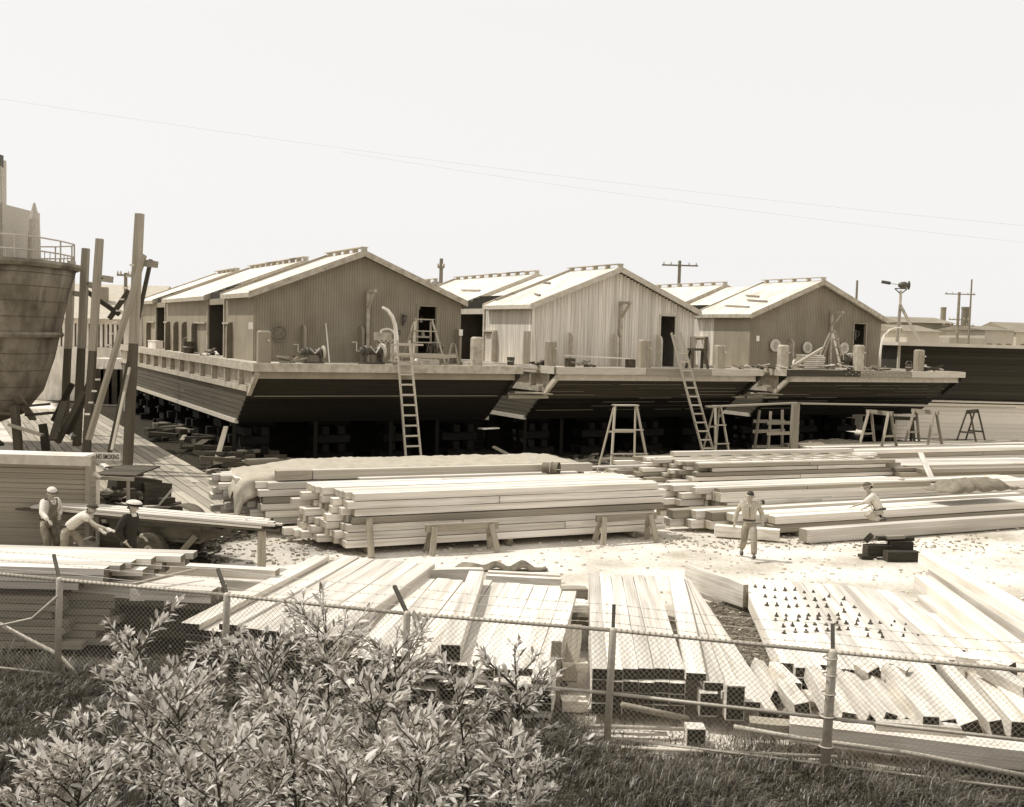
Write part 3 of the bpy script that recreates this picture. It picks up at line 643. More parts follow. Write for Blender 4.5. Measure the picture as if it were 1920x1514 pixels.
u_, _ = on(1556, 600, 2.4); stepladder('stepladder with dark treads beside the stacked boards on the right barge', BW(u_, 2.2, DZ), BROT + .5, 1.0, 1.5, 2.05, 4, LW, top=.3)
u_, _ = on(832, 655, 1.9); sawhorse('small dark sawhorse at the left of the pair by the left doorway', BW(u_ - .5, 2.0, DZ), BROT + 1.5, .8, .95, DW)
sawhorse('small dark sawhorse at the right of the pair by the left doorway', BW(u_ + .35, 1.7, DZ), BROT + 1.2, .8, .95, GW)
u_, _ = on(1308, 655, 1.8); sawhorse('dark sawhorse on the middle barge beside the ladder head', BW(u_, 1.8, DZ), BROT, 1.15, 1.0, DW, bw=.12)
u_, _ = on(795, 668, 1.0); loose('round-edged timber rail lying low on blocks between the ladder head and the sawhorses', BW(u_ - 1.1, .9, DZ + .42), BW(u_ + 1.1, .9, DZ + .38), .12, .14, LW, 'timber rail')
u_, _ = on(805, 680, 1.2)
for i, (dx, dy, l, w_, h_, z, m, lab) in enumerate(((-.9, .1, 1.0, .5, .16, .1, PW, 'pale board lying flat at the foot of the hatch plate'), (-.1, .0, .9, .35, .28, .14, PW, 'pale squared block at the foot of the wide stepladder'), (2.4, .5, 1.5, .4, .14, .1, PW, 'pale plank end lying in the passage beside the bitt'),)):
    loose(lab, BW(u_ + dx - l / 2, 1.1 + dy, DZ + z), BW(u_ + dx + l / 2, 1.1 + dy, DZ + z), w_, h_, m, 'board')
# stacked short boards and a trough plank on the right barge
u_, _ = on(1530, 675, 1.4); t = local('small stack of pale boards on the right barge below the sloping spar', 'board stack', u_ - .2, 1.6, name='board_stack')
for j in range(8): plank((-.75 + ru(-.15, .1), ru(-.05, .05), .06 + j * .1), (.75 + ru(-.1, .15), ru(-.05, .05), .06 + j * .1), .5, .07, PW, t, name='board')
u1, z1 = on(1482, 681, 1.0); u2, z2 = on(1545, 650, 1.2); loose('pale spar sloping up to the stepladder on the right barge', BW(u1, 1.0, DZ + .12), BW(u2, 1.3, 5.35), .13, .13, LW, 'spar')
# small clutter
def clutter(label, base, rz, n, s, mats, cat='scrap heap', h=.3):
    t = thing(cat.replace(' ', '_'), label, cat, base, rz)
    for i in range(n):
        a = ru(0, PI); p = V(ru(-s, s), ru(-s * .5, s * .5), .04 + h * ru(0, 1) * (1 - i / n * .3)); d = V(math.cos(a), math.sin(a) * .7, ru(-.35, .35)) * ru(.12, .38)
        plank(p - d, p + d, ru(.05, .16), ru(.03, .1), random.choice(mats), t, name='scrap')
    return t
for px, v_, n, s, lab, ms in ((560, 1.2, 9, .7, 'low litter of rope and scrap on the left barge below the dark disc', (GW, DW)), (765, 1.4, 8, .5, 'scraps round the ladder head on the left barge', (PW, DW)),
      (1090, 1.1, 10, .7, 'heap of fittings on the plank bench of the middle barge', (DW, GW)), (1010, 1.6, 6, .4, 'dark scrap at the left end of the middle barge deck', (DW,)),
      (1395, 1.1, 12, .8, 'shovel heads and scrap at the right end of the middle barge', (DW, PW, GW)), (1440, 1.3, 10, .9, 'litter at the left end of the right barge deck', (PW, DW)),
      (1570, 1.0, 12, .9, 'litter of offcuts in front of the stepladder on the right barge', (PW, DW, GW)), (1745, 1.3, 9, .7, 'white rags and scrap round the lone bitt of the right barge', (PW, DW)), (1640, 1.2, 8, .7, 'low scrap below the doorway of the right barge', (DW, GW))):
    u_, _ = on(px, 675, v_); clutter(lab, BW(u_, v_, DZ), BROT, n, s, ms)
u_, _ = on(1135, 672, 1.7); loose('bench plank lying along the middle barge in front of the boards', BW(u_ - 2.2, 1.7, DZ + .52), BW(u_ + 2.0, 1.7, DZ + .42), .26, .05, PW)
for i, dx in enumerate((-1.9, 1.4)): loose(('left', 'right')[i] + ' block carrying the bench plank of the middle barge', BW(u_ + dx - .2, 1.7, DZ + .2), BW(u_ + dx + .2, 1.7, DZ + .2), .3, .4, DW, 'block')
u_, _ = on(958, 668, 2.0)
def bucket(label, base, r=.2, h=.36, mat=METALD, rz=0, tip=0, cat='bucket'):
    t = thing(cat, label, cat, base, rz, 'buckets'); t.rotation_euler = (tip, 0, rz)
    mb = MB(); mb.lathe([(r * .8, 0), (r, h), (r * .93, h), (r * .74, .03)], (0, 0, 0), 'z', 18); ob('body', mb, mat, t, smooth=False)
    mb = MB(); mb.lathe([(r * 1.03, h - .03), (r * 1.03, h + .0)], (0, 0, 0), 'z', 18) if False else mb.tube([(r * 1.0 * math.cos(a), r * 1.0 * math.sin(a), h * .55) for a in np.linspace(0, 2 * PI, 17)], .012, 4, 0, False); ob('hoop', mb, METALL, t)
    mb = MB(); mb.tube([(r * .98 * math.cos(a), 0, h + r * .8 * math.sin(a)) for a in np.linspace(0.02, PI - .02, 9)], .008, 4); ob('handle', mb, METALL, t); return t
bucket('dark bucket at the left end of the middle barge deck', BW(u_, 2.0, DZ), .18, .4)
bucket('small bucket beside the lone bitt of the right barge', BW(36.1, 1.3, DZ), .18, .42)
bucket('dark tub on the side deck of the left barge', BW(.55, 15.2, DZ), .28, .6)
t = thing('white_box', 'long white box on the side rail of the left barge', 'box', BW(.25, 22.6, 4.27), BROT + PI / 2); mb = MB(); mb.box(-1.2, 1.2, -.2, .2, 0, .4); ob('case', mb, WHITEP, t); mb = MB(); mb.box(-1.24, 1.24, -.23, .23, .402, .44); ob('lid', mb, WHITEP, t)
clutter('rags and scrap on the side deck of the left barge beside the doorway', BW(.4, 9.5, DZ), BROT + 1.57, 10, .9, (PW, DW))
for i, (px, py, s) in enumerate(((756, 600, .5), (745, 625, .3), (1604, 628, .55), (825, 655, .2))):
    u_, z_ = on(px, py, 4.2); t = local(('twisted bracket fixed high on the left house near its doorway', 'small bracket low on the left house near the long ladder', 'twisted bracket fixed on the right house near its doorway', 'small bracket right of the left doorway')[i], 'bracket', u_, 4.22, z_, group='iron brackets on the house walls')
    mb = MB(); mb.box(-.05, .05, -.04, .03, -s / 2, s / 2); ob('plate', mb, METALD, t); mb = MB(); mb.tube([(0, -.04, s * .3), (.08, -.2, s * .35), (.02, -.25, -.05), (-.06, -.12, -s * .3)], .03, 6); ob('hook', mb, METALD, t)
# passages between barges: gangplanks
for k, (za, lab) in enumerate(((3.75, 'planks bridging the gap between the left and middle barges'), (3.72, 'planks bridging the gap between the middle and right barges'))):
    t = thing('gangplank', lab, 'gangplank', BW(PITCHB * k + 11.3, 0), BROT, 'gangplanks between barges')
    for q in range(4): plank((.15 + ru(-.1, .1), .5 + q * .3, za - .62 - q * .03), (2.05, .7 + q * .3, za - .72), .27, .06, PW if q % 2 else GW, t)
    plank((-.0, .9, za - .85), (2.0, .9, za - .86), .12, .14, GW, t, name='bearer')
    plank((1.0, 2.1, za + .35), (2.0, 1.4, za + .33), .3, .08, GW, t)
# long ladders up to the decks
def ladder(label, foot, head, w, n, mats=LW, over=0):
    foot, head = V(*foot), V(*head); d = head - foot; x = BU; t = thing('ladder', label, 'ladder', foot, 0, 'ladders up to the barge decks')
    nn = d.cross(x).normalized()
    for s in (-1, 1):
        off = x * s * w / 2; plank(off * 1.08, d + off * .88, .065, .1, mats, t, name='rail', up=nn)
    for i in range(n):
        f = (i + .6) / n; c = d * f; ww = w * (1.08 - .2 * f) * .5 + .02; plank(c - x * ww - nn * .055, c + x * ww - nn * .055, .07, .035, mats, t, name='rung', up=nn)
    return t
u_, z_ = uvz(765, 800, -.9); ladder('long ladder up to the left barge beside the curved davit arm', BW(6.08, -1.25, 0), BW(5.93, -.12, 5.25), .62, 13)
ladder('long ladder leaning past the middle barge doorway, its top above the deck', BW(20.75, -1.35, 0), BW(19.42, -.1, 5.9), .58, 15)
u_, _ = uvz(757, 670, .2); t = local('rough handrail platform nailed up at the top of the left ladder', 'platform', 6.0, .25, 4.26)
for s in (-.42, .42): plank((s, -.05, 0), (s, 0, .82), .07, .07, LW, t, name='post')
plank((-.5, -.04, .8), (1.0, .1, .82), .06, .08, LW, t, name='rail'); plank((-.5, .0, .15), (.5, .0, .12), .3, .05, LW, t, name='step'); plank((-.5, -.05, .42), (2.6, .35, .36), .1, .13, LW, t, name='rail')

# ------------------------------------------------------------------ yard in front of the barges
f = G(1168, 892); stepladder('tall stepladder standing in front of the middle barge hull', f, math.radians(18), 1.75, 1.5, 2.85, 2, LW, top=.95)
f = PL(1345, 765, BW(0, -.9), BV); stepladder('small stepladder beside the foot of the middle ladder', V(f.x, f.y, 0), BROT, .9, 1.1, 2.55, 2, LW, top=.3)
for q_ in range(3):
    t = thing('timber_litter', ['dark blocking timbers lying beside the near side of the left barge, nearest the yard', 'dark blocking timbers beside the left barge, middle heap', 'dark blocking timbers beside the left barge, farthest heap'][q_], 'timber heap', BW(-.1, 3.2 + 6 * q_), BROT, 'dark timber heaps beside the left barge')
    for i in range(20):
        c = V(ru(-1.0, 1.3), ru(-2.6, 2.6), ru(.12, .55)); a = ru(-.5, .5) + (PI / 2 if rnd() < .5 else 0); d = V(math.cos(a), math.sin(a), ru(-.12, .12)) * ru(.3, 1.0); plank(c - d, c + d, ru(.15, .34), ru(.12, .3), DW if rnd() < .8 else GW, t, name='timber')
    if q_ == 0: plank((-.9, -1.0, .1), (-.1, .6, 1.5), .2, .08, GW, t, name='prop')
# staging at the right: post, long rail of planks, trestles
f = BW(*[uvz(1490, 800, -2.6)[0], -2.6]); loose('thick weathered post standing in front of the right barge hull', V(f.x, f.y, 0), V(f.x, f.y, 2.75), .34, .3, GW, 'post', 'staging_post')
uA = uvz(1325, 760, -1.4)[0]; uB = uvz(1495, 757, -1.9)[0]; zA = uvz(1325, 763, -1.4)[1]; zB = uvz(1495, 756, -1.9)[1]
loose('left staging plank running from the middle ladder to the thick post', BW(uA, -1.4, zA), BW(uB, -1.9, zB), .3, .07, GW)
uC = uvz(1500, 757, -2.2)[0]; zC = uvz(1500, 757, -2.2)[1]; uD = uvz(1900, 764, -2.0)[0]; zD = uvz(1900, 764, -2.0)[1]
loose('right staging plank running from the thick post over the trestles', BW(uC, -2.2, zC), BW(uD, -2.0, zD), .3, .07, GW)
def trestle(px, v_, label, L_=1.7, H_=2.35, mats=GW, rz=0):
    u_, _ = uvz(px, 800, v_); return sawhorse(label, BW(u_, v_, 0), BROT + PI / 2 + rz, L_, H_, mats, 'staging trestles', sp=1.35, bw=.2)
trestle(1648, -2.2, 'staging trestle under the right plank, left of two'); trestle(1733, -2.0, 'staging trestle under the right plank, right of two')
trestle(1822, -1.6, 'dark trestle at the far right in front of the white shed siding', 1.7, 2.3, DW, -1.2); trestle(1690, 1.5, 'dark trestle behind the staging plank below the right barge', 1.5, 1.7, DW, .9)
t = thing('scaffold', 'timber scaffold frame standing under the right barge behind the thick post', 'scaffold', BW(uvz(1455, 800, -.6)[0], -.6, 0), BROT)
for x in (-.9, .9):
    for y in (-.5, .5): plank((x, y, 0), (x * .8, y * .8, 2.3), .1, .1, GW, t, name='post')
for z in (.5, 1.25, 1.75):
    for y in (-.5, .5): plank((-1.0, y, z), (1.0, y, z + ru(-.05, .05)), .04, .16, GW, t, name='rail')
for i, (px, py, qx, qy, v0, v1, h_, lab) in enumerate(((925, 838, 978, 866, .5, -.6, .22, 'plank leaning down from the blocks under the left barge'), (1375, 745, 1440, 742, .6, 2.2, .2, 'pale planks lying across the gap between the middle and right barges'),)):
    a, za = uvz(px, py, v0); b, zb = uvz(qx, qy, v1); loose(lab, BW(a, v0, za), BW(b, v1, max(zb, .1)), h_, .07, GW)
a, za = uvz(912, 804, .8); b, _ = uvz(940, 807, .8); loose('small board on top of a crib under the left barge', BW(a - .3, .8, za), BW(b, 1.2, za - .02), .3, .05, PW)

# ------------------------------------------------------------------ lumber stacks
def stack(label, org, az, L_, nw, nl, w, h, z0=.15, mats=PW, jit=.35, stag=None, group='lumber stacks', top_jit=.02, split=.35, fade=None, flipend=False, gap=.0, ends=None, name='lumber_stack', zfun=None):
    """org: ground point of the near left corner; az: compass azimuth of the planks; rows go away from the camera"""
    rz = PI / 2 - math.radians(az); t = thing(name, label, 'lumber stack', org, rz, group)
    for i in range(3 if L_ > 4 else 2): x = L_ * (.08 + .42 * i); plank((x, -.05, z0 / 2), (x, nw * w - .1, z0 / 2), .12, z0, GW, t, name='bearer')
    for j in range(nl):
        for i in range(nw):
            if fade and not fade(i, j): continue
            s = stag(i, j) if stag else (0, 0)
            x0 = s[0] + ru(-jit, jit); x1 = L_ + s[1] + ru(-jit, jit); y = (i + .5) * w + ru(-top_jit, top_jit) * 1.5; z = z0 + (j + .5) * h
            hh = h - ru(.012, .03); ww = w - ru(.012, .03) - gap
            M_ = (mats if rnd() > .09 else GW) if not callable(mats) else mats(i, j)
            if rnd() < split and L_ > 5: c = x0 + (x1 - x0) * ru(.3, .7); plank((x0, y, z), (c - .01, y + ru(-.01, .01), z), ww, hh, M_, t); plank((c + .01, y, z), (x1, y + ru(-.01, .01), z), ww, hh, M_, t)
            else: plank((x0, y, z + ru(-.003, .003)), (x1, y + ru(-top_jit, top_jit), z + ru(-.003, .003)), ww, hh, M_, t)
    return t
random.seed(5)
# centre front stack: seven thick courses stepping back at the left end
o = G(640, 1042)
stack('big stack of squared pine timbers in mid yard, two sawhorses before it', o, 65, 9.25, 8, 7, .3, .195, .17, jit=.2, stag=lambda i, j: (-.15 * i * (.6 + .5 * rnd()) + .06 * j + .1 * (i % 2), ru(-.15, .1)), split=.45)
t_ = o + V(math.sin(math.radians(65)), math.cos(math.radians(65)), 0) * 2.2
# rear stack with the tarpaulin
o2 = o + V(-math.cos(math.radians(65)), math.sin(math.radians(65)), 0) * 3.05 + V(-1.0, -.45, 0)
az2 = 66
stack('lower stack of timbers behind the big one, its left end under a tarpaulin', o2, az2, 9.4, 9, 6, .3, .19, .3, jit=.35, stag=lambda i, j: (-.12 * i - .05 * j, ru(-.6, .3)), split=.25)
rz2 = PI / 2 - math.radians(az2)
def s2(x, y, z): c, s = math.cos(rz2), math.sin(rz2); return V(o2.x + x * c - y * s, o2.y + x * s + y * c, z)
GW2 = (surf('mid_tone_beam', .42, .6, (1.2, 9, 9), knots=1.5), PINE_END)  # mid-tone wood, a little darker than the fresh pine
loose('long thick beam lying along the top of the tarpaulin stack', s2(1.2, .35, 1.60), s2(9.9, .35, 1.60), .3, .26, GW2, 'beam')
loose('short dark beam end butted to the left of the long thick beam', s2(.2, .35, 1.60), s2(1.18, .35, 1.60), .3, .26, GW, 'beam')
for i, (x0, x1, y) in enumerate(((2.4, 9.2, -.1), (6.4, 12.3, .95), (3.2, 9.0, 1.6))): loose(('thin plank along the front edge of the tarpaulin stack', 'plank jutting from the right end of the tarpaulin stack', 'plank lying along the back of the tarpaulin stack')[i], s2(x0, y, 1.5), s2(x1, y + .05, 1.5), .25, .06, PW)
# tarpaulin: one sheet over the back and top, its left end hanging down in folds
def tarp(label, x0, x1, yb, yf, zt, zd, hangf, seed):
    """x0..x1 along the stack, yb back edge, yf front edge; the sheet runs over the edge and hangs by hangf(x)"""
    mb = MB(); nu, nv = 90, 34
    for i in range(nu):
        for j in range(nv):
            x = x0 + (x1 - x0) * i / (nu - 1); s = j / (nv - 1); hang = hangf(x); tot = (yb - yf) + hang; d = s * tot
            if d < yb - yf: y = yb - d; z = zt(x) + .035 * mnoise.noise(V(x * 2.3, y * 3, seed)) + .03 * mnoise.noise(V(x * 7, y * 2, seed)); 
            else:
                q = d - (yb - yf); fo = math.sin(x * 8.5 + 3.5 * mnoise.noise(V(x * 1.1, 0, seed)) - q * 1.3) * min(q, .5) * .42 + .10 * mnoise.noise(V(x * 3.5, q * 3, seed + 2)) * min(1, q * 3)
                y = yf - .05 - abs(fo) - q * .08; z = zt(x) - q + .05 * math.sin(x * 11 + seed) * q
            e = max(0, x0 + .3 - x); z -= e * 1.6 * (1 + .3 * math.sin(y * 7)); mb.v.append(tuple(s2(x, y, z)))
    for i in range(nu - 1):
        for j in range(nv - 1): mb.f.append((i * nv + j, i * nv + nv + j, i * nv + nv + j + 1, i * nv + j + 1)); mb.m.append(0)
    tp = ob('tarpaulin', mb, CANVAS, smooth=True, label=label, category='tarpaulin'); sm = tp.modifiers.new('s', 'SOLIDIFY'); sm.thickness = .012; return tp
tarp('pale tarpaulin draped in folds over the rear timber stack', -.9, 9.6, 2.9, .52, lambda x: 1.48 + .26 * min(1, max(0, (x + .6) / 2.0)), 0, lambda x: max(0, .62 + .16 * math.sin(x * 4.2) - .45 * max(0, x - .0)) * (1 if x < 1.1 else 0) + (.02 if x >= 1.1 else 0), 3)
b_ = bucket('wooden keg lying on its side on the long thick beam', s2(8.1, -.02, 1.66), .2, .5, surf('keg', .12, .2, nscale=6), cat='keg'); b_.rotation_euler = (PI / 2, 0, math.radians(70)); 
# sawhorses and round log in front of the big stack
def alongA(x, off, z=0): c, s = math.sin(math.radians(65)), math.cos(math.radians(65)); return V(o.x + x * c + off * s, o.y + x * s - off * c, z)
sawhorse('sawhorse in front of the big stack, nearer its middle', alongA(3.05, .45), PI / 2 - math.radians(65), 2.0, .72, GW, 'sawhorses', bw=.2)
sawhorse('sawhorse in front of the big stack at its right end', alongA(7.9, .5), PI / 2 - math.radians(65), 1.9, .76, GW, 'sawhorses', bw=.2)
t = thing('round_prop', 'round log propped against the left end of the big stack', 'log', alongA(.62, .5)); mb = MB(); mb.tube([(0, 0, 0), (-.12, .35, .92)], .085, 12); ob('log', mb, BM, t, smooth=False)
# right side stacks
o3 = G(1452, 1008)
stack('front stack of long heavy beams at the right, where the man in the hat kneels', o3, 64, 11.5, 6, 2, .36, .26, .1, jit=.12, stag=lambda i, j: (-.45 * i, .5), split=.0)
o3b = G(1505, 1019); loose('long squared beam lying on the ground along the front of the right stack', o3b + V(0, 0, .22), o3b + V(math.sin(1.12) * 9, math.cos(1.12) * 9, .22), .36, .38, PW, 'beam')
loose('short beam lying at the feet of the walking man', G(1340, 1000, .1) + V(0, 0, .1), G(1465, 1012, .1) + V(0, .2, .1), .34, .3, PW, 'beam')
loose('square beam end standing out of the right stack beside the walking man', G(1432, 985, 0) + V(0, .3, .55), G(1432, 985, 0) + V(3, 1.9, .55), .24, .38, (PINE, GREYW_END), 'beam')
o4 = G(1345, 985)
stack('ragged stack of short-ended planks behind the walking man', o4, 66, 8.0, 5, 5, .3, .2, .12, jit=.5, stag=lambda i, j: (-.35 * i + (.3 if j % 2 else 0), 0), split=.2)
d4 = V(-math.cos(math.radians(66)), math.sin(math.radians(66)), 0); o5 = G(1330, 948)
stack('thick-beam stack running across behind the kneeling man', G(1440, 981) + V(-1.5, -.7, 0), 65, 13.5, 5, 3, .34, .30, .1, jit=.25, stag=lambda i, j: (-.2 * i, 0), split=.1)
o6 = G(1290, 925)
stack('spread stack of weathered planks at the right rear with sticks laid across its top', o6, 67, 11.0, 9, 6, .33, .16, .1, mats=lambda i, j: GW if (i + j) % 2 else PW, jit=.6, stag=lambda i, j: (-.22 * i + .2 * j, ru(-2.5, -.5)), split=.5)
rz6 = PI / 2 - math.radians(67)
def s6(x, y, z): c, s = math.cos(rz6), math.sin(rz6); return V(o6.x + x * c - y * s, o6.y + x * s + y * c, z)
ORD8 = ['first', 'second', 'third', 'fourth', 'fifth', 'sixth', 'seventh', 'eighth']
for i in range(8): loose(ORD8[i] + ' lath from the left laid across the weathered stack', s6(1.9 + i * .95, .2, 1.13), s6(1.3 + i * .95, 2.0, 1.13), .06, .05, LW, 'lath', 'sticker_lath', 'laths across the weathered stack')
loose('uppermost plank along the back of the weathered stack', s6(.8, 2.5, 1.16), s6(9.5, 2.5, 1.16), .35, .16, PW)
o7 = G(1560, 900)
stack('far stack of long planks lying in front of the staging trestles', o7 + V(2.2, 5.5, 0), 66, 14.0, 10, 3, .34, .2, .1, mats=lambda i, j: PW if rnd() < .6 else GW, jit=.5, stag=lambda i, j: (-.1 * i, ru(-.5, .5)), split=.4)
o8 = G(1690, 915)
stack('untidy stack of broad planks at the far right edge', o8, 70, 9.0, 8, 4, .42, .16, .1, mats=lambda i, j: PW if rnd() < .7 else GW, jit=.9, stag=lambda i, j: (ru(-.6, .8), 0), split=.5, top_jit=.08)
p, q = G(1726, 850, 1.3), G(1748, 900, .95); loose('narrow board leaning across the stacks at the right', p, q, .2, .05, PW)
p, q = G(1470, 912, 1.05), G(1800, 900, 1.05); loose('dark-edged plank lying along the thick-beam stack', p, q, .3, .06, GW)
# dark canvas lumps
def cloth(label, c, rz, lx, ly, h, mat, seed, cat='canvas sheet'):
    mb = MB(); n1, n2 = 26, 12
    for i in range(n1):
        for j in range(n2):
            x = (i / (n1 - 1) - .5) * lx; y = (j / (n2 - 1) - .5) * ly; e = max(abs(i / (n1 - 1) - .5) * 2, abs(j / (n2 - 1) - .5) * 2)
            z = h * (1 - e ** 3) + .10 * mnoise.noise(V(x * 3, y * 3, seed)) + .05 * math.sin(x * 9 + seed) * e; mb.v.append((x, y, max(z, .0)))
    for i in range(n1 - 1):
        for j in range(n2 - 1): mb.f.append((i * n2 + j, i * n2 + n2 + j, i * n2 + n2 + j + 1, i * n2 + j + 1)); mb.m.append(0)
    oo = ob(cat.replace(' ', '_'), mb, mat, smooth=True, label=label, category=cat); oo.location = c; oo.rotation_euler = (0, 0, rz); m_ = oo.modifiers.new('s', 'SOLIDIFY'); m_.thickness = .02; return oo
cloth('dark canvas sheet hanging over a low heap in front of the thick staging post', G(1560, 855, 0) + V(0, 0, .05), BROT, 5.4, 2.2, .75, CANVASD, 3)
cloth('crumpled dark canvas at the right end of the thick-beam stack', G(1820, 918, 1.02), BROT, 3.2, 1.2, .35, CANVASD, 5)
cloth('curled sheet of tar paper on the ground left of the ragged stack', G(1300, 962), BROT, 1.7, .5, .12, surf('tar_paper', .1, .3, nscale=3), 7, 'tar paper')
cloth('curled sheet on the ground behind the front plank stacks', G(940, 1068), .1, 2.2, .35, .12, surf('tar_paper', .1, .3, nscale=3), 9, 'tar paper')
# dark cribbing blocks on the pale ground
t = thing('block_heap', 'heap of black cribbing blocks on the pale ground in front of the kneeling man', 'block heap', G(1655, 1048), .1)
BK = (surf('black_block', .03, .05, (2, 6, 6), jitter=.2), DARKW_END)
for a, b, w_, h_ in (((-.05, -.25, .13), (.85, -.2, .13), .3, .26), ((-.45, .1, .2), (.3, .15, .2), .3, .3), ((.2, .1, .36), (.8, .05, .36), .28, .22), ((-.4, .2, .42), (-.28, .1, .62), .14, .14), ((-.1, .2, .5), (.9, .2, .5), .2, .1), ((-.6, .05, .05), (-.2, .05, .05), .3, .08)): plank(a, b, w_, h_, BK, t, name='block')
plank((.1, .1, .55), (.6, .12, .57), .2, .08, GW, t, name='board')

# ------------------------------------------------------------------ near stacks behind the fence
random.seed(31)
SE = (PINE, SHADE_END)
def near_stack(label, fl, fr, bl, z, h, nw, nl, stag=None, mats=SE, jit=.06, lower_off=None, fade=None, gapz=0):
    """fl, fr: top front corners; bl: top back left corner (world points at height z)"""
    az = math.degrees(math.atan2(bl.x - fl.x, bl.y - fl.y)); L_ = (bl - fl).length; d = (bl - fl).normalized(); r = V(d.y, -d.x, 0)
    wtot = (fr - fl).dot(r); w = wtot / nw; skew = (fr - fl).dot(d)
    t = thing('plank_stack', label, 'plank stack', V(fl.x, fl.y, 0), 0, 'plank stacks behind the fence')
    for j in range(nl):
        zz = z - (j + .5) * h - (gapz if j else 0)
        if zz < .05: break
        for i in range(nw):
            if fade and not fade(i, j): continue
            s = stag(i, j) if stag else (0, 0)
            c = r * ((i + .5) * w) + d * (skew * (i + .5) / nw + s[0] + ru(-jit, jit)); e = r * ((i + .5) * w + ru(-.01, .01)) + d * (L_ + s[1] + ru(-jit, jit))
            dz = s[2] if len(s) > 2 else 0
            plank(c + V(0, 0, zz + dz + ru(-.006, .006)), e + V(0, 0, zz + dz + ru(-.006, .006)), w - .005, h - .008, mats, t)
    for f in (.15, .6, .92): plank(d * (L_ * f) + r * 0 + V(0, 0, .06), d * (L_ * f) + r * wtot + V(0, 0, .06), .14, .14, GW, t, name='bearer')
    return t
z = .95
fl, fr, bl = G(345, 1165, z), G(625, 1196, z), G(592, 1040, z)
near_stack('left plank stack behind the fence with two raised planks on its white top', fl, fr, bl, z, .11, 8, 8, jit=.03, fade=lambda i, j: not (j == 0 and i in (1,)) , stag=lambda i, j: (-.05 if i in (0, 2) and j == 0 else .04, 0, .04 if (j == 0 and i == 2) else 0))
r_ = G(755, 1056, z) - fl
# stepped lower planks on the right flank of the left stack
for i, (a, b, zz) in enumerate((((640, 1190), (748, 1063), .80), ((668, 1200), (762, 1078), .72), ((690, 1213), (772, 1088), .62))):
    loose(('uppermost', 'middle', 'lowest')[i] + ' of the three stepped planks down the right flank of the left stack', G(*a, zz), G(*b, zz), .22, .16, PW, up=(0, 0, 1))
z = .78
near_stack('wide middle plank stack behind the fence with gaps between its slotted planks', G(655, 1225, z), G(1036, 1262, z), G(792, 1082, z), z, .12, 11, 7, jit=.05, gapz=0, stag=lambda i, j: (ru(-.3, .12), ru(-.25, .05), 0), mats=SE)
z = .93
loose('raised beam lying slantwise over the middle plank stack', G(845, 1224, z - .02), G(893, 1082, z), .3, .24, SE, 'beam')
loose('upright round post at the right end of the middle plank stack', G(1038, 1330, 0), G(1045, 1188, 0) * 0 + G(1038, 1330, 0) + V(0, 0, .0) + V(.02, .1, 1.0), .16, .16, GW, 'post')
# planks across the far ends of the stacks
p, q = G(750, 1087, .75), G(912, 1082, .75); loose('beam closing the far end of the middle stack at its left half', G(752, 1082, .72), G(905, 1079, .72), .2, .3, PW, 'beam')
loose('thin beam closing the far end of the middle stack at its right half', G(912, 1084, .72), G(1052, 1091, .72), .16, .14, PW, 'beam')
loose('long sand-pale beam lying just beyond the thin beam', G(915, 1076, .66), G(1050, 1083, .66), .16, .12, PW, 'beam')
# things in the slot between the middle and right stacks
for i, (y0, y1, zz, m) in enumerate(((1112, 1112, .7, GW), (1140, 1140, .62, PW), (1165, 1165, .5, DW), (1248, 1248, .35, PW), (1320, 1320, .1, PW))):
    loose(['topmost block wedged between the middle and right stacks', 'pale block in the slot between the stacks', 'dark timber low in the slot between the stacks', 'pale stub low in the slot between the stacks', 'plank on the ground at the foot of the slot'][i], G(1052, y0, zz), G(1100, y1, zz), .5 if i == 1 else .3, .22 if i < 3 else .16, m, 'block')
loose('plank leaning steeply in the slot between the middle and right stacks', G(1068, 1290, .08) + V(0, 0, .1), G(1078, 1172, .92), .24, .05, GW)
z = .80
near_stack('right plank stack behind the fence, square dark ends towards the fence', G(1110, 1254, z), G(1284, 1252, z), G(1103, 1074, z), z, .17, 6, 5, jit=.03, stag=lambda i, j: (-.03 * i if j else 0, 0, 0), mats=SE)
rr0, rr1 = G(1284, 1252, z), G(1262, 1076, z)
for i in range(5):     # planks sliding down on the right flank of that stack
    zz = .72 - .11 * i; a = G(1305 + 34 * i, 1270 + 18 * i, zz); b = G(1266 + 4 * i, 1080 + 3 * i, zz + .05)
    loose(['first', 'second', 'third', 'fourth', 'fifth'][i] + ' long plank counted outwards on the right flank of the right stack', a, b, .3, .12, (PINE, SHADE_END) if i != 2 else (BOARD, SHADE_END))
for i, (px, y, w_, h_, zt) in enumerate(((1264, 1290, .30, .26, .5), (1330, 1300, .26, .34, .55), (1380, 1287, .26, .5, .72), (1306, 1368, .26, .24, .24))):
    p = G(px, y, zt); loose(['stub with a pale top at the right corner of the right stack', 'short dark stub standing before the flank planks', 'tall dark block end standing highest before the flank planks', 'dark block end low behind the fallen rail'][i], p - V(0, 0, h_ / 2), p + V(0, .3, -h_ / 2), w_, h_, SE, 'block')
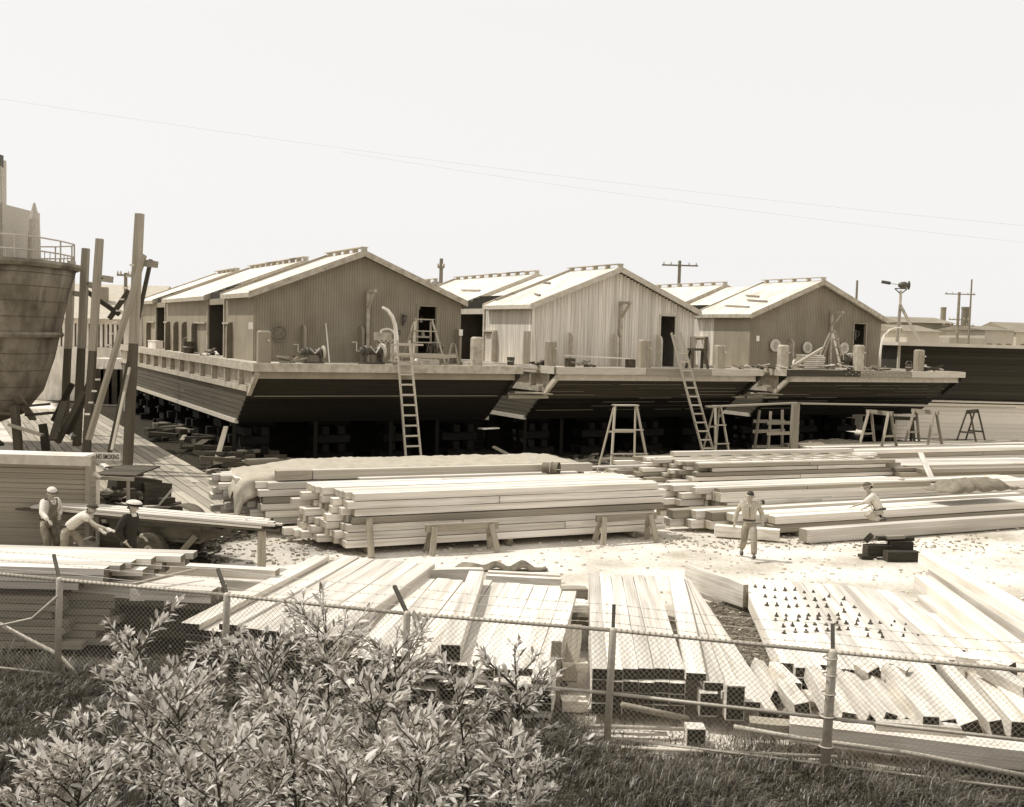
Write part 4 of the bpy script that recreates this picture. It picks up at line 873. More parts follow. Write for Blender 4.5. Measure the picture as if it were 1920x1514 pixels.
# slab of bolted planks at the right
z = .42
S1, S2, S3 = G(1466, 1250, z), G(1745, 1262, z), G(1392, 1088, z)
t = near_stack('wide deck of pale planks studded with rows of bolts at the right', S1, S2, S3, z, .16, 11, 2, jit=.12, stag=lambda i, j: (-.1 * i / 11 + (.15 if i % 3 == 0 else 0), .1, .004 * (i % 3)), mats=SE)
BOLTM = METALD
bm_ = None
pts = []
rows = [[(1416, 1099), (1433, 1101), (1453, 1106), (1472, 1106), (1490, 1106), (1508, 1110), (1525, 1109), (1554, 1118), (1582, 1124)],
        [(1435, 1118), (1453, 1120), (1474, 1123), (1491, 1122), (1509, 1122), (1528, 1125), (1545, 1124), (1578, 1134), (1602, 1138)],
        [(1438, 1134), (1457, 1135), (1479, 1137), (1494, 1136), (1515, 1136), (1533, 1138), (1550, 1137), (1583, 1147), (1611, 1153)],
        [(1456, 1154), (1474, 1154), (1498, 1155), (1516, 1154), (1535, 1154), (1554, 1154), (1571, 1153), (1608, 1164), (1606, 1171)],
        [(1454, 1162), (1473, 1162), (1496, 1162), (1514, 1161), (1534, 1161), (1555, 1161), (1573, 1160), (1587, 1169), (1632, 1168)],
        [(1469, 1174), (1486, 1173), (1511, 1173), (1528, 1171), (1549, 1171), (1568, 1170), (1650, 1168), (1677, 1168), (1698, 1173)],
        [(1470, 1186), (1491, 1185), (1512, 1184), (1531, 1183), (1552, 1182), (1573, 1180), (1590, 1180), (1625, 1181), (1650, 1185), (1672, 1175), (1697, 1184), (1627, 1193), (1655, 1194), (1693, 1195), (1722, 1193)]]
mbb = MB(); mbb.lathe([(.045, 0), (.04, .02), (.022, .022), (.02, .045), (.012, .065)], (0, 0, 0), 'z', 6); bme = mbb.mesh('bolt', BOLTM)
for row in rows:
    for (x, y) in row:
        p = G(x, y + 2, z + .0) - t.location; o_b = link('bolt', bme, t, p); sc_ = ru(.75, 1.35); o_b.scale = (ru(.8, 1.2), ru(.8, 1.2), sc_); o_b.rotation_euler = (ru(-.25, .25), ru(-.25, .25), ru(0, 3))
for i in range(4):
    a = G(1752 + 22 * i, 1254 - 9 * i, .38); b = G(1600 + 26 * i, 1104 + 4 * i, .38); loose(['first', 'second', 'third', 'outermost'][i] + ' loose plank lying alongside the bolted deck on its right', a, b, .32, .14, SE)
loose('two-plank wide beam on edge between the right stack and the bolted deck', G(1288, 1078, .35), G(1398, 1118, .35), .14, .5, PW, 'beam')
# heavy beams at the right edge
bs = [((1736, 1050), (1960, 1180), .85), ((1750, 1078), (1960, 1220), .62), ((1728, 1092), (1960, 1270), .60), ((1735, 1130), (1960, 1300), .40), ((1752, 1165), (1960, 1350), .33)]
for i, (a, b, zz) in enumerate(bs):
    loose(['topmost and farthest', 'second', 'third', 'fourth', 'lowest and nearest'][i] + ' of the heavy beams fanned at the right edge', G(*a, zz), G(*b, zz), .34, .32, (PINE, SHADE_END), 'beam', group='heavy beams at the right edge')
for i, (x, y, x2, y2) in enumerate(((1690, 1163, 1770, 1166), (1795, 1206, 1900, 1210))): loose(('upper', 'lower') [i] + ' bearer lying under the heavy beams at the right edge', G(x, y, .1), G(x2, y2, .1), .18, .16, GW, 'bearer')
loose('block end standing at the head of the outermost loose plank', G(1684, 1128, .3), G(1684, 1128, .3) + V(.05, .4, 0), .34, .24, (GREYW, GREYW_END), 'block')
# offcut heap between the bolted deck and the fence
t = thing('offcut_heap', 'tumbled heap of beam offcuts between the bolted plank deck and the fence', 'offcut heap', G(1640, 1330, 0))
pp = [((1455, 1312), (1418, 1248), .24, .3), ((1490, 1292), (1452, 1252), .36, .34), ((1505, 1335), (1470, 1286), .46, .36), ((1560, 1335), (1520, 1262), .34, .34), ((1590, 1352), (1545, 1270), .42, .3), ((1640, 1355), (1560, 1262), .3, .36), ((1668, 1352), (1590, 1272), .5, .3),
      ((1705, 1362), (1628, 1268), .36, .34), ((1745, 1362), (1665, 1262), .5, .3), ((1780, 1366), (1690, 1250), .34, .34), ((1822, 1368), (1720, 1248), .4, .34), ((1870, 1368), (1760, 1240), .52, .3), ((1910, 1372), (1795, 1240), .4, .34), ((1950, 1370), (1830, 1230), .5, .3), ((1640, 1268), (1612, 1250), .56, .3), ((1700, 1262), (1668, 1246), .52, .3), ((1840, 1250), (1930, 1300), .7, .3), ((1800, 1240), (1900, 1258), .62, .3)]
for i, (a, b, zz, ww) in enumerate(pp):
    pa, pb = G(*a, zz), G(*b, zz + ru(-.1, .12)); plank(pa - t.location, pb - t.location, ww * ru(.55, .8), ru(.18, .28), SE, t, name='offcut', roll=ru(-.5, .7))
for i in range(26):
    a = G(ru(1440, 1900), ru(1262, 1375), .12); an = ru(0, PI); d = V(math.cos(an), math.sin(an), ru(-.1, .1)) * ru(.2, .5); plank(a - d - t.location, a + d - t.location, ru(.12, .26), ru(.08, .2), SE if rnd() < .7 else GW, t, name='offcut', roll=ru(0, 1))
loose('very long white-topped beam lying along the foot of the offcut heap', G(1480, 1366, .26), G(1985, 1424, .26), .42, .26, (PINE, SHADE_END), 'beam')
loose('shorter plank lying just behind the very long beam', G(1640, 1362, .42), G(1800, 1375, .42), .2, .2, SE)
loose('dark plank lying left of the very long beam', G(1405, 1362, .25), G(1482, 1368, .25), .3, .2, GW)
# left stacks
random.seed(33)
ol = V(-6.55, 18.35, 0)
t = thing('plank_stack', 'tall dark-sided stack of beams at the left edge with ragged right ends', 'plank stack', V(-13, 18.4, 0), 0, 'plank stacks behind the fence')
for j in range(11):
    for i in range(6):
        zz = 1.45 - (j + .5) * .13 - (.12 if j > 2 else 0)
        if zz < .05: continue
        ww = .3; y = 0.05 + i * .3; xr = 13 - 7.05 + (.2 * i if i < 5 else 1.1) + ru(-.16, .22) - (.35 if (j > 2 and i == 0) else 0) - (.1 * (j % 3)) + (.15 if j < 2 else 0)
        xr2 = xr - (0 if i < 1 else 0)
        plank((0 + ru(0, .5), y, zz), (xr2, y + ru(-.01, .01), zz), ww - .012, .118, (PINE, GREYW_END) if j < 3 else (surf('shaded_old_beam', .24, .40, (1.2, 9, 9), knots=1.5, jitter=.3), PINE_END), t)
loose('squared beam end jutting to the right under the left stack of white planks', G(250, 1112, .95), G(298, 1114, .95), .3, .2, PW, 'beam')
t = thing('plank_stack', 'low stack of white planks between the ragged stack and the left plank stack', 'plank stack', G(210, 1110, 1.0), 0, 'plank stacks behind the fence')
for j in range(8):
    for i in range(3):
        if j > 2 and i == 0: continue
        a = G(208, 1096 + 0, 1.05) + V(-.6, i * .3, -.12 * j); b = G(405 - 6 * i, 1112, 1.05) + V(ru(-.05, .1), i * .3 + .05, -.12 * j); plank(a - t.location, b - t.location, .28, .11, (PINE, GREYW_END) if j < 2 else DW, t)  # lower courses in dark timber paint the shade below the top planks
loose('long beam lying across behind the left stacks in front of the trailer', G(55, 1056, .95), G(520, 1080, .95), .28, .26, PW, 'beam')
loose('second long beam under the one in front of the trailer', G(250, 1085, .8), G(500, 1098, .8), .28, .2, PW, 'beam')
loose('pole lying slantwise over the low white planks', G(250, 1096, 1.22), G(372, 1067, 1.3), .045, .045, GW, 'pole')
loose('square stub post standing on the pale ground behind the long beam', G(490, 1078, 0), G(490, 1078, 0) + V(0, 0, 1.0), .16, .16, GW, 'post', 'stub_post')

# ------------------------------------------------------------------ left: booth, sign, ways posts, ship, buildings
random.seed(41)
t = thing('booth', 'cream clapboard booth with a flat roof at the left edge', 'booth', V(-16.6, 26.2, 0))
X1 = 6.4
mb = MB(); mb.box(0, X1, .02, .5, 0, 2.35); ob('wall', mb, OLDWHITE, t)
nb = 19
for i in range(nb): plank((0, -.005, .06 + i * .122), (X1 - .02, -.005, .06 + i * .122), .03, .118, (surf('cream_board', .32, .40, (1.2, 5, 5), jitter=.10, streak=(1, 4, 4)), OLDWHITE), t, up=(0, -.16, 1), name='siding_board')
for i in range(nb): plank((X1 + .005, 0, .06 + i * .122), (X1 + .005, .5, .06 + i * .122), .03, .118, (surf('cream_board', .32, .4), OLDWHITE), t, name='siding_board')
mb = MB(); mb.box(X1 - .02, X1 + .08, -.07, .03, 0, 2.36); ob('corner_board', mb, OLDWHITE, t)
mb = MB(); mb.box(-.2, X1 + .02, -.32, .52, 2.36, 2.42); ob('roof', mb, ROOFM, t)
mb = MB(); mb.box(-.2, X1 + .22, -.36, -.325, 2.2, 2.43); ob('fascia', mb, TRIM, t)
mb = MB(); mb.tube([(X1 + .3, -.1, 1.8), (X1 + .35, -.1, 1.9), (X1 + .2, -.1, 2.0)], .05, 8); mb.tube([(X1 + .3, -.1, 0), (X1 + .3, -.1, 1.85)], .05, 8); ob('drain_pipe', mb, TRIM, t)
for px, lab in ((95, 'small dark vent cap on the booth roof, left'), (135, 'small dark vent cap on the booth roof, right')):
    if px == 95: continue
    p = G(px, 826, 2.42); t2 = thing('vent_cap', lab.replace(', right', ''), 'vent cap', V(p.x, p.y, 2.42)); mb = MB(); mb.lathe([(.03, 0), (.03, .12)], (0, 0, 0), 'z', 8); ob('stem', mb, METALD, t2); mb = MB(); mb.lathe([(.1, .12), (.02, .2)], (0, 0, 0), 'z', 10); ob('hood', mb, METALD, t2)
# sign board with lettering
sy = 26.85; a = PY(179, 863, sy); b = PY(225, 863, sy); zt = PY(179, 849, sy).z
t = thing('sign', 'white NO SMOKING sign on the lean-to beside the booth', 'sign', V(a.x, sy, a.z)); Wd = b.x - a.x; Hd = zt - a.z
mb = MB(); mb.box(0, Wd, 0, .03, 0, Hd); ob('board', mb, WHITEP, t)
fc = bpy.data.curves.new('lettering', 'FONT'); fc.body = 'NO SMOKING'; fc.size = Hd * .92; fc.extrude = .004; fc.offset = .004; fo = bpy.data.objects.new('lettering_tmp', fc); COL.objects.link(fo)
bpy.context.view_layer.update(); dg = bpy.context.evaluated_depsgraph_get(); lm = bpy.data.meshes.new_from_object(fo.evaluated_get(dg)); bpy.data.objects.remove(fo)
xs_ = [v.co.x for v in lm.vertices]; ys_ = [v.co.y for v in lm.vertices]; sx = Wd * .93 / (max(xs_) - min(xs_)); sy_ = Hd * .66 / (max(ys_) - min(ys_))
for v in lm.vertices: v.co = V((v.co.x - min(xs_)) * sx + Wd * .035, -.006 + v.co.z * .5, (v.co.y - min(ys_)) * sy_ + Hd * .17)
lm.materials.clear(); lm.materials.append(METALD); link('lettering', lm, t)
# lean-to shelf behind the booth
t = thing('lean_to', 'low lean-to of dark boards between the booth and the roadway', 'lean-to', V(-10.6, 26.9, 0))
for x in (.35, 1.15):
    plank((x, .0, 0), (x, 0, 1.72), .07, .07, GW, t, name='post')
for i in range(7): plank((.25, .2 + i * .28, 1.84), (1.3, .2 + i * .28, 1.84), .26, .04, DW, t, name='roof_board')
plank((.25, 0, 1.78), (1.3, 0, 1.76), .05, .09, GW, t, name='rail')
for z_ in (.25, .6, 1.0, 1.3): plank((.3, .5, z_), (1.2, .9, z_ + ru(-.1, .1)), .6, .04, DW, t, name='shelf')
clutter('jumble of rods and scrap stored in the lean-to', V(-9.9, 27.6, 1.05), 0, 14, .45, (DW, GW), h=.35)
# block heap between booth and roadway
t = thing('timber_heap', 'heap of big dark timber butts and boards beside the foot of the roadway', 'timber heap', V(-8.7, 28.6, 0))
def tb(px, py, Y, dx, dy, dz, w_, h_, m): c = PY(px, py, Y) - t.location; d = V(dx, dy, dz) / 2; plank(c - d, c + d, w_, h_, m, t, name='timber')
for a in ((252, 915, 29.5, .9, .9, -.2, .55, .6, DW), (285, 925, 29.8, .5, .8, -.1, .5, .6, DW), (215, 935, 28.8, .8, .6, .1, .5, .45, DW), (232, 884, 30.5, .9, .5, 0, .3, .3, DW), (238, 905, 30, 1.6, -.6, -.9, .2, .06, PW), (265, 958, 28.6, 1.2, -.2, -.4, .3, .1, PW), (300, 960, 29, .6, .3, 0, .3, .28, DW), (322, 955, 29.4, .5, .2, .1, .3, .3, DW), (290, 985, 28.2, 2.2, .5, -.1, .5, .4, DW), (225, 985, 28.0, 1.8, .4, 0, .6, .6, DW), (205, 950, 28.3, 1.2, .2, .7, .16, .05, PW), (298, 948, 29.2, .7, .1, .9, .2, .05, PW),
          (312, 942, 29.4, .3, .3, 0, .2, .25, DW), (330, 975, 28.9, .9, .2, -.1, .3, .1, PW), (255, 1000, 27.6, 2.0, .3, 0, .3, .3, DW), (215, 1020, 27.0, 1.2, .3, 0, .4, .3, GW), (210, 1040, 26.4, 1.3, .3, .1, .2, .1, PW), (200, 1005, 26.8, .9, .3, -.2, .25, .2, GW)): tb(*a)
# tall posts of the building ways
def post(label, pxt, pyt, pxb, pyb, Y, w_, mats, stub=None):
    top, bot = PY(pxt, pyt, Y), PY(pxb, pyb, Y); d = (top - bot).normalized(); bot = bot - d * (bot.z / d.z) if bot.z > 0 else bot; bot.z = max(bot.z, 0)
    t = thing('tall_post', label, 'post', V(bot.x, bot.y, 0), 0, 'tall timber posts along the building ways')
    zs = bot + (top - bot) * .5
    plank(V(0, 0, 0), zs - V(bot.x, bot.y, 0), w_, w_, (DARKW2, DARKW_END), t, name='lower_length', up=(0, 1, 0)); plank(zs - V(bot.x, bot.y, 0), top - V(bot.x, bot.y, 0), w_ * .98, w_ * .98, mats, t, name='upper_length', up=(0, 1, 0))
    if stub:
        (x0, y0), (x1, y1) = stub; plank(PY(x0, y0, Y - w_ / 2 - .05) - V(bot.x, bot.y, 0), PY(x1, y1, Y - w_ / 2 - .05) - V(bot.x, bot.y, 0), .07, .26, GW, t, name='cross_board')
        c = (PY(x0, y0, Y - w_ / 2 - .11)) - V(bot.x, bot.y, 0); mb = MB(); mb.lathe([(.03, -.03), (.04, 0)], c + V(.08, 0, 0), 'y', 8); ob('bolt', mb, METALD, t)
    return t, bot
DARKW2 = surf('dark_post', .07, .13, (1.2, 8, 8), jitter=.2, bump=.4)  # lower lengths darker than the upper ones
Y1 = G(240, 884).y
tP, bP = post('tallest square post standing at the edge of the roadway, crossed by a leaning brace', 262, 401, 239, 884, Y1, .30, GW, ((262, 492), (296, 497)))
loose('long cleated timber leaning against the tallest post', PY(166, 825, Y1 - 1.2), PY(270, 478, Y1 - .35), .1, .46, (GREYW, GREYW_END), 'leaning timber', up=(0, 1, 0))
t = thing('cleat_row', 'row of small cleats up the edge of the leaning timber', 'cleats', PY(166, 825, Y1 - 1.25)); P_, Q_ = PY(166, 825, Y1 - 1.25), PY(270, 478, Y1 - .4)
for i in range(14): c = P_.lerp(Q_, .12 + i * .062) - P_ + V(-.27, -.02, .08); plank(c - V(.1, 0, -.03), c + V(.08, 0, .03), .08, .06, PW, t, name='cleat')
loose('thin dark timber leaning across behind the tallest post, peg at its top', PY(205, 850, Y1 - .6), PY(283, 487, Y1 + .5), .14, .12, DW, 'leaning timber', up=(0, 1, 0))
loose('slim pale pole bowed from the post foot to the lean-to', PY(210, 845, Y1 - 3), PY(243, 690, Y1 - .4), .1, .08, GW, 'pole', up=(0, 1, 0))
post('second tall post with a board stub pointing right', 187, 448, 164, 820, 44, .27, GW, ((187, 522), (212, 525)))
post('third tall post, between the second post and the ship', 161, 466, 146, 800, 49, .30, GW, ((161, 532), (180, 538)))
post('fourth post standing hard against the ship stem', 135, 490, 122, 770, 54, .30, GW, ((135, 550), (156, 553)))
for i, (a, b, Y) in enumerate((((158, 735), (108, 830), 46), ((175, 700), (128, 815), 46.5), ((136, 720), (100, 790), 50), ((205, 598), (242, 545), 55), ((160, 545), (224, 590), 55))):
    loose(['dark raking shore below the ship, nearest', 'dark raking shore crossing behind the second post', 'far dark raking shore below the ship stem', 'dark stay rising to the right behind the leaning timber', 'dark stay with cleats sloping down to the right behind the posts'][i], PY(*b, Y), PY(*a, Y), .22, .2, DW, 'shore', 'raking_shore', up=(0, 1, 0))
# ship on the ways: bow towards the roadway
t = thing('ship', 'mottled grey ship hull on the ways at the left edge, bow by the posts', 'ship', V(0, 0, 0))
zs_ = [(1.0, 0.6, 8.0, .6), (1.6, 1.3, 4.2, 1.2), (2.6, 1.0, 2.6, 2.2), (4.0, .62, 1.8, 3.1), (5.6, .32, 1.2, 3.8), (6.9, .12, .7, 4.2), (8.0, 0, 0, 4.6)]
Ys = 44.0; stemX = PY(120, 545, Ys + 3.0).x
mb = MB(); nh = 15; rows_ = []
for (zz, back, bk2, hw) in zs_:
    px = stemX - bk2 * .42; row = []
    for i in range(nh):
        s = i / (nh - 1) * 2 - 1                          # -1 near side, +1 far side
        a = abs(s); xx = px - (a ** 2.3) * 12 - (a ** 6) * 4; yy = Ys + 3.0 + math.copysign(hw * (1 - (1 - a) ** 2.4) ** .8, s); row.append((xx, yy, zz))
    rows_.append(row)
for r in rows_: mb.v += r
for j in range(len(rows_) - 1):
    for i in range(nh - 1): mb.f.append((j * nh + i, j * nh + i + 1, (j + 1) * nh + i + 1, (j + 1) * nh + i)); mb.m.append(0)
mb.f.append(tuple(range(nh))); mb.m.append(0); mb.f.append(tuple((len(rows_) - 1) * nh + i for i in range(nh))); mb.m.append(0)
ob('hull', mb, RUST, t, smooth=True)
for nm, ri, r_, dz_ in (('deck_edge', 6, .16, .0), ('rubbing_strake', 3, .13, .9)):
    mb = MB(); R_ = rows_[ri]; mb.tube([(x + .02, y, z + dz_) if ri == 6 else (x * .35 + rows_[ri + 1][i][0] * .65 + .05 - .0, y * .35 + rows_[ri + 1][i][1] * .65 - .02, z * .35 + rows_[ri + 1][i][2] * .65) for i, (x, y, z) in enumerate(R_)], r_, 6, 0, False); ob(nm, mb, RUST if ri == 6 else RUST, t)
mb = MB()
for j in range(1, len(rows_) - 1):
    for f in (.15, .65):
        mb.tube([tuple(Vector(rows_[j][i]).lerp(Vector(rows_[j + 1][i]), f) + V(.008, -.008, 0)) for i in range(nh)], .010, 4, 0, False)
ob('plate_seams', mb, surf('seam_rust', .08, .16, nscale=3), t)
mb = MB()
for hz in (.5, 1.05): mb.tube([(x - .15, y, z + hz) for (x, y, z) in rows_[6]], .035, 5, 0, False)
for i in range(nh): x, y, z = rows_[6][i]; mb.tube([(x - .15, y, z), (x - .15, y, z + 1.05)], .035, 5)
for i in range(nh * 1 - 1):
    for q in (.25, .5, .75): x, y, z = (Vector(rows_[6][i]).lerp(Vector(rows_[6][i + 1]), q)); mb.tube([(x - .15, y, z), (x - .15, y, z + .5)], .02, 4)
ob('railing', mb, METALL, t)
mb = MB(); mb.box(stemX - 9, stemX - 1.9, Ys + 1.2, Ys + 5, 8.0, 10.4); mb.box(stemX - 9.5, stemX - 3.2, Ys + 1.6, Ys + 4.6, 10.402, 12.6); ob('deckhouse', mb, METALL, t)
mb = MB(); mb.box(stemX - 3.2, stemX - 2.3, Ys + 1.0, Ys + 2.4, 12.0, 12.5); ob('bridge_wing', mb, METALD, t)
mb = MB(); mb.tube([(stemX - 1.1, Ys + 2.6, 8.0), (stemX - 1.1, Ys + 2.6, 9.9), (stemX - 1.1, Ys + 2.6, 10.6)], [.28, .22, .04], 10); ob('ventilator', mb, METALL, t)
mb = MB(); mb.tube([(stemX - 2.6, Ys + 1.3, 11), (stemX - 1.9, Ys + 1.3, 11.9), (stemX - 1.8, Ys + 1.3, 8.2)], .04, 5); ob('awning_frame', mb, METALL, t)
mb = MB(); mb.beam((stemX - 2.0, Ys - .55, 7.2), (stemX - 2.7, Ys - .8, 6.3), .3, .14); ob('anchor_pocket', mb, METALD, t)
t = thing('ways_staging', 'dark staging of planks and low trestles under the ship bow', 'staging', V(stemX - 2, Ys - 2, 0))
for i in range(16): a = ru(0, PI); c = V(ru(-4, 2.4), ru(-1.5, 5), ru(.2, 2.2)); d = V(math.cos(a), math.sin(a), ru(-.6, .6)) * ru(.5, 1.5); plank(c - d, c + d, ru(.15, .4), .1, DW if rnd() < .8 else GW, t)
for i in range(9):
    x = ru(-4, 2.2); y = ru(-1.5, 5); plank((x, y, 0), (x + ru(-.3, .3), y, ru(1.2, 2.4)), .28, .28, DW, t, name='shore')
plank((-3, -1.6, 1.25), (.9, -1.5, 1.2), .35, .06, PW, t); plank((-1, -1.9, .6), (1.9, -1.7, .9), .3, .06, PW, t); plank((-.6, -1.6, 0), (-.9, -1.4, 1.25), .15, .08, PW, t, name='leg')
# white long building behind, with a strip of windows
def P2(px, py, Y): return PY(px, py, Y)
Yb = 78; xl, xr = PY(40, 600, Yb).x, PY(268, 600, Yb).x; ztop = PY(150, 597, Yb).z
t = thing('white_building', 'long white two-storey building with a strip of windows behind the posts', 'building', V(xl, Yb, 0)); wdt = xr - xl
zb, zw = PY(150, 650, Yb).z, PY(150, 607, Yb).z
mb = MB(); mb.box(0, wdt, .06, 9, 0, zb - .02); mb.box(0, wdt, .35, 9, zb, zw); mb.box(0, wdt, .06, 9, zw + .002, ztop); ob('wall', mb, WHITEP, t)
mb = MB(); mb.box(0, wdt, .30, .34, zb, zw); ob('glazing', mb, surf('window_glass', .10, .16, nscale=1, rough=.2, bump=0), t)
nwn = 26
for i in range(nwn + 1): x = wdt * i / nwn; mb = MB(); mb.box(x - .09, x + .09, .05, .25, zb, zw); ob('mullion', mb, WHITEP, t)
mb = MB(); mb.prism([V(-.5, -.7, ztop), V(-.5, 4.5, ztop + 2.6), V(-.5, 9.5, ztop)], (wdt + 1, 0, 0)); ob('roof', mb, surf('pale_shingles', .42, .5, nscale=3, jitter=0), t)
mb = MB(); x = wdt * .575; mb.box(x, x + .5, 1.5, 2.0, ztop + .3, ztop + 2.3); ob('chimney', mb, BRICKM, t)
mb = MB(); mb.box(wdt * .72, wdt + .3, -3.5, .04, 0, PY(230, 760, Yb - 3).z + 2.2 if False else 3.2); ob('annex', mb, WHITEP, t)
for i in range(4): x = wdt * (.745 + .065 * i); mb = MB(); mb.box(x, x + .75, -3.56, -3.502, .1, 2.5); ob('door', mb, INTER, t)
mb = MB(); mb.box(wdt * .83, wdt * .89, -.0, .056, 3.6, 5.2) ; ob('window', mb, INTER, t)
# small white shed right of it, behind the tallest post
t = thing('white_shed', 'small white clapboard shed behind the far end of the left barge', 'shed', V(PY(240, 650, 84).x, 70, 0)); xw = PY(268, 650, 70).x - PY(232, 650, 70).x
t.location.x = PY(232, 650, 70).x; zt_ = PY(250, 590, 70).z
mb = MB(); mb.box(0, xw + 1, 0, 6, 0, zt_); ob('wall', mb, WHITEP, t); mb = MB(); mb.box(xw * .5, xw * .72, -.05, -.002, 3.2, zt_ - .7); ob('window', mb, INTER, t); mb = MB(); mb.box(-.3, xw + 1.3, -.4, 6.4, zt_ + .002, zt_ + .2); ob('roof', mb, ROOFM, t)
# right: shed with shade painted into its upper wall, pale lower wall
pA = G(1700, 838); shy = 66.0; xA = PY(1684, 700, shy).x; zt_ = PY(1684, 648, shy).z
t = thing('long_shed', 'long shed at the right edge, dark above and pale clapboard below', 'shed', V(xA, shy, 0), math.radians(3))
zm = 2.25
mb = MB(); mb.box(0, 40, .1, 12, 0, zt_); ob('wall', mb, surf('dark_shed_wall', .035, .055, nscale=1, jitter=0), t)
for i in range(13): plank((-.0, .06, zm + .35 + i * .24), (40, .06, zm + .35 + i * .24), .05, .23, (surf('shaded_siding', .03, .055, (1.2, 5, 5), jitter=.25), TAR), t, name='siding_board')  # shade of the upper wall put into near-black boards
for i in range(9): plank((0, .04, .15 + i * .24), (40, .04, .15 + i * .24), .06, .23, (surf('white_siding', .66, .76, (1.2, 5, 5), jitter=.1), WHITEP), t, name='siding_board', up=(0, -.25, 1))
mb = MB(); mb.box(-.1, 40, -.35, .02, zm + .02, zm + .12); ob('drip_ledge', mb, TRIM, t)
mb = MB(); mb.box(-.5, 41, -1.0, 13, zt_ + .002, zt_ + .2); ob('roof', mb, surf('shed_roofing', .5, .6, nscale=1), t)
mb = MB(); mb.box(-.08, .06, -.05, .08, 0, zt_); ob('corner_board', mb, TRIM, t)
# tripod with a siren head behind the right barge
Yt = 72; c = PY(1690, 530, Yt); t = thing('siren_tripod', 'tripod tower with a siren and weather vane behind the right barge', 'tower', V(c.x, Yt, 0))
zt_ = PY(1690, 572, Yt).z
for (px, py, dy) in ((1672, 640, -1), (1713, 640, -1), (1698, 640, 1.5)):
    e = PY(px, py, Yt) - V(c.x, Yt, 0); d = V(e.x * 1.0, dy, e.z) - V(0, 0, zt_); f = V(0, 0, zt_) + d * (zt_ / (zt_ - e.z)); plank(f, (0, 0, zt_), .16, .16, GW if dy < 0 else PW, t, name='leg', up=(0, 1, 0))
mb = MB(); mb.tube([(0, 0, zt_), (0, 0, PY(1690, 545, Yt).z)], .09, 8); ob('mast', mb, METALL, t)
zz = PY(1690, 552, Yt).z
for s in (-1, 1): mb = MB(); mb.beam((0, 0, zz), (s * .4, 0, zz + .35), .06, .06); ob('bracket', mb, METALD, t)
mb = MB(); mb.beam((-.4, 0, zz + .36), (.4, 0, zz + .36), .06, .06); ob('cross_bar', mb, METALD, t)
zz = PY(1690, 535, Yt).z; mb = MB(); mb.lathe([(.05, -.35), (.15, -.3), (.22, -.1), (.24, .1), (.14, .25), (.3, .35)], (.15, 0, zz), 'x', 14); ob('siren', mb, METALD, t, smooth=True)
mb = MB(); mb.beam((-1.3, 0, zz + .18), (-.7, 0, zz + .1), .03, .2); mb.beam((-.8, 0, zz + .1), (0, 0, zz), .03, .03); ob('vane', mb, METALD, t)
# far buildings, chimneys, poles
def farbox(label, x0, x1, yt, Y, mat, cat='building', dep=20, roof=0, win=0, zb=0):
    a, b = PY(x0, 640, Y), PY(x1, 640, Y); zt = PY((x0 + x1) / 2, yt, Y).z; t = thing('far_' + cat.replace(' ', '_'), label, cat, V(a.x, Y, 0)); w = b.x - a.x
    mb = MB(); mb.box(0, w, 0, dep, 0, zt); ob('wall', mb, mat, t)
    if roof: mb = MB(); mb.prism([V(-.5, -.5, zt + .01), V(-.5, dep / 2, zt + roof), V(-.5, dep + .5, zt + .01)], (w + 1, 0, 0)); ob('roof', mb, FARD, t)
    for i in range(win): x = w * (i + .3) / win; mb = MB(); mb.box(x, x + w / win * .45, -.12, -.01, zt * .5, zt * .75); ob('window', mb, surf('far_glass', .12, .18, nscale=1, bump=0), t)
    return t
farbox('long low far building with a row of windows beyond the right shed', 1690, 1786, 606, 190, FARD, roof=1.2, win=9)
farbox('lower pale building in front of the far windowed one', 1700, 1760, 622, 150, FARW, roof=1.0)
farbox('small pale building at the far right under the chimney', 1846, 1900, 620, 170, FARW, roof=.8, win=3)
farbox('low pale shed beyond the right shed roof', 1780, 1850, 634, 160, FARW)
farbox('far warehouse beyond the left posts', 120, 262, 583, 210, FARD, roof=2)
farbox('far warehouse between the left and middle houses', 830, 900, 592, 260, FARW, roof=1.5)
farbox('far building past the right edge of the yard', 1905, 2100, 626, 200, FARW, roof=2, win=6)
farbox('far building past the left edge of the yard', -160, 40, 575, 200, FARW, roof=2, win=6)
def chim(label, px, yt, Y, r):
    a = PY(px, 640, Y); zt = PY(px, yt, Y).z; t = thing('chimney_stack', label, 'chimney', V(a.x, Y, 0)); mb = MB(); mb.lathe([(r * 1.25, 0), (r, zt), (r * 1.1, zt + .01), (r * 1.1, zt + .4)], (0, 0, 0), 'z', 16); ob('stack', mb, FARD, t)
chim('left of the two far chimney stacks', 1766, 580, 230, .55); chim('right of the two far chimney stacks, beside the utility pole', 1808, 580, 200, .75)
def upole(label, px, yt, Y, arms, r=.13, tilt=0):
    a = PY(px, 640, Y); zt = PY(px, yt, Y).z; t = thing('utility_pole', label, 'utility pole', V(a.x, Y, 0)); mb = MB(); mb.tube([(0, 0, 0), (tilt, 0, zt)], [r * 1.3, r * .8], 8); ob('pole', mb, GREYW if False else STEM2, t)
    for (dz, hw) in arms:
        mb = MB(); mb.box(tilt - hw, tilt + hw, -r - .12, -r, zt - dz - .12, zt - dz); ob('cross_arm', mb, STEM2, t)
        for q in (-.9, -.5, .5, .9): mb = MB(); mb.lathe([(.05, 0), (.07, .1), (.03, .22)], (tilt + q * hw, -r - .06, zt - dz + .002), 'z', 6); ob('insulator', mb, METALL, t)
STEM2 = surf('pole_wood', .18, .26, nscale=3)
upole('utility pole with one crossarm beyond the middle house', 1269, 489, 92, [(.35, 1.5)], .16)
upole('leaning pole beyond the ridge of the left house', 824, 485, 80, [(.6, .25)], .16)
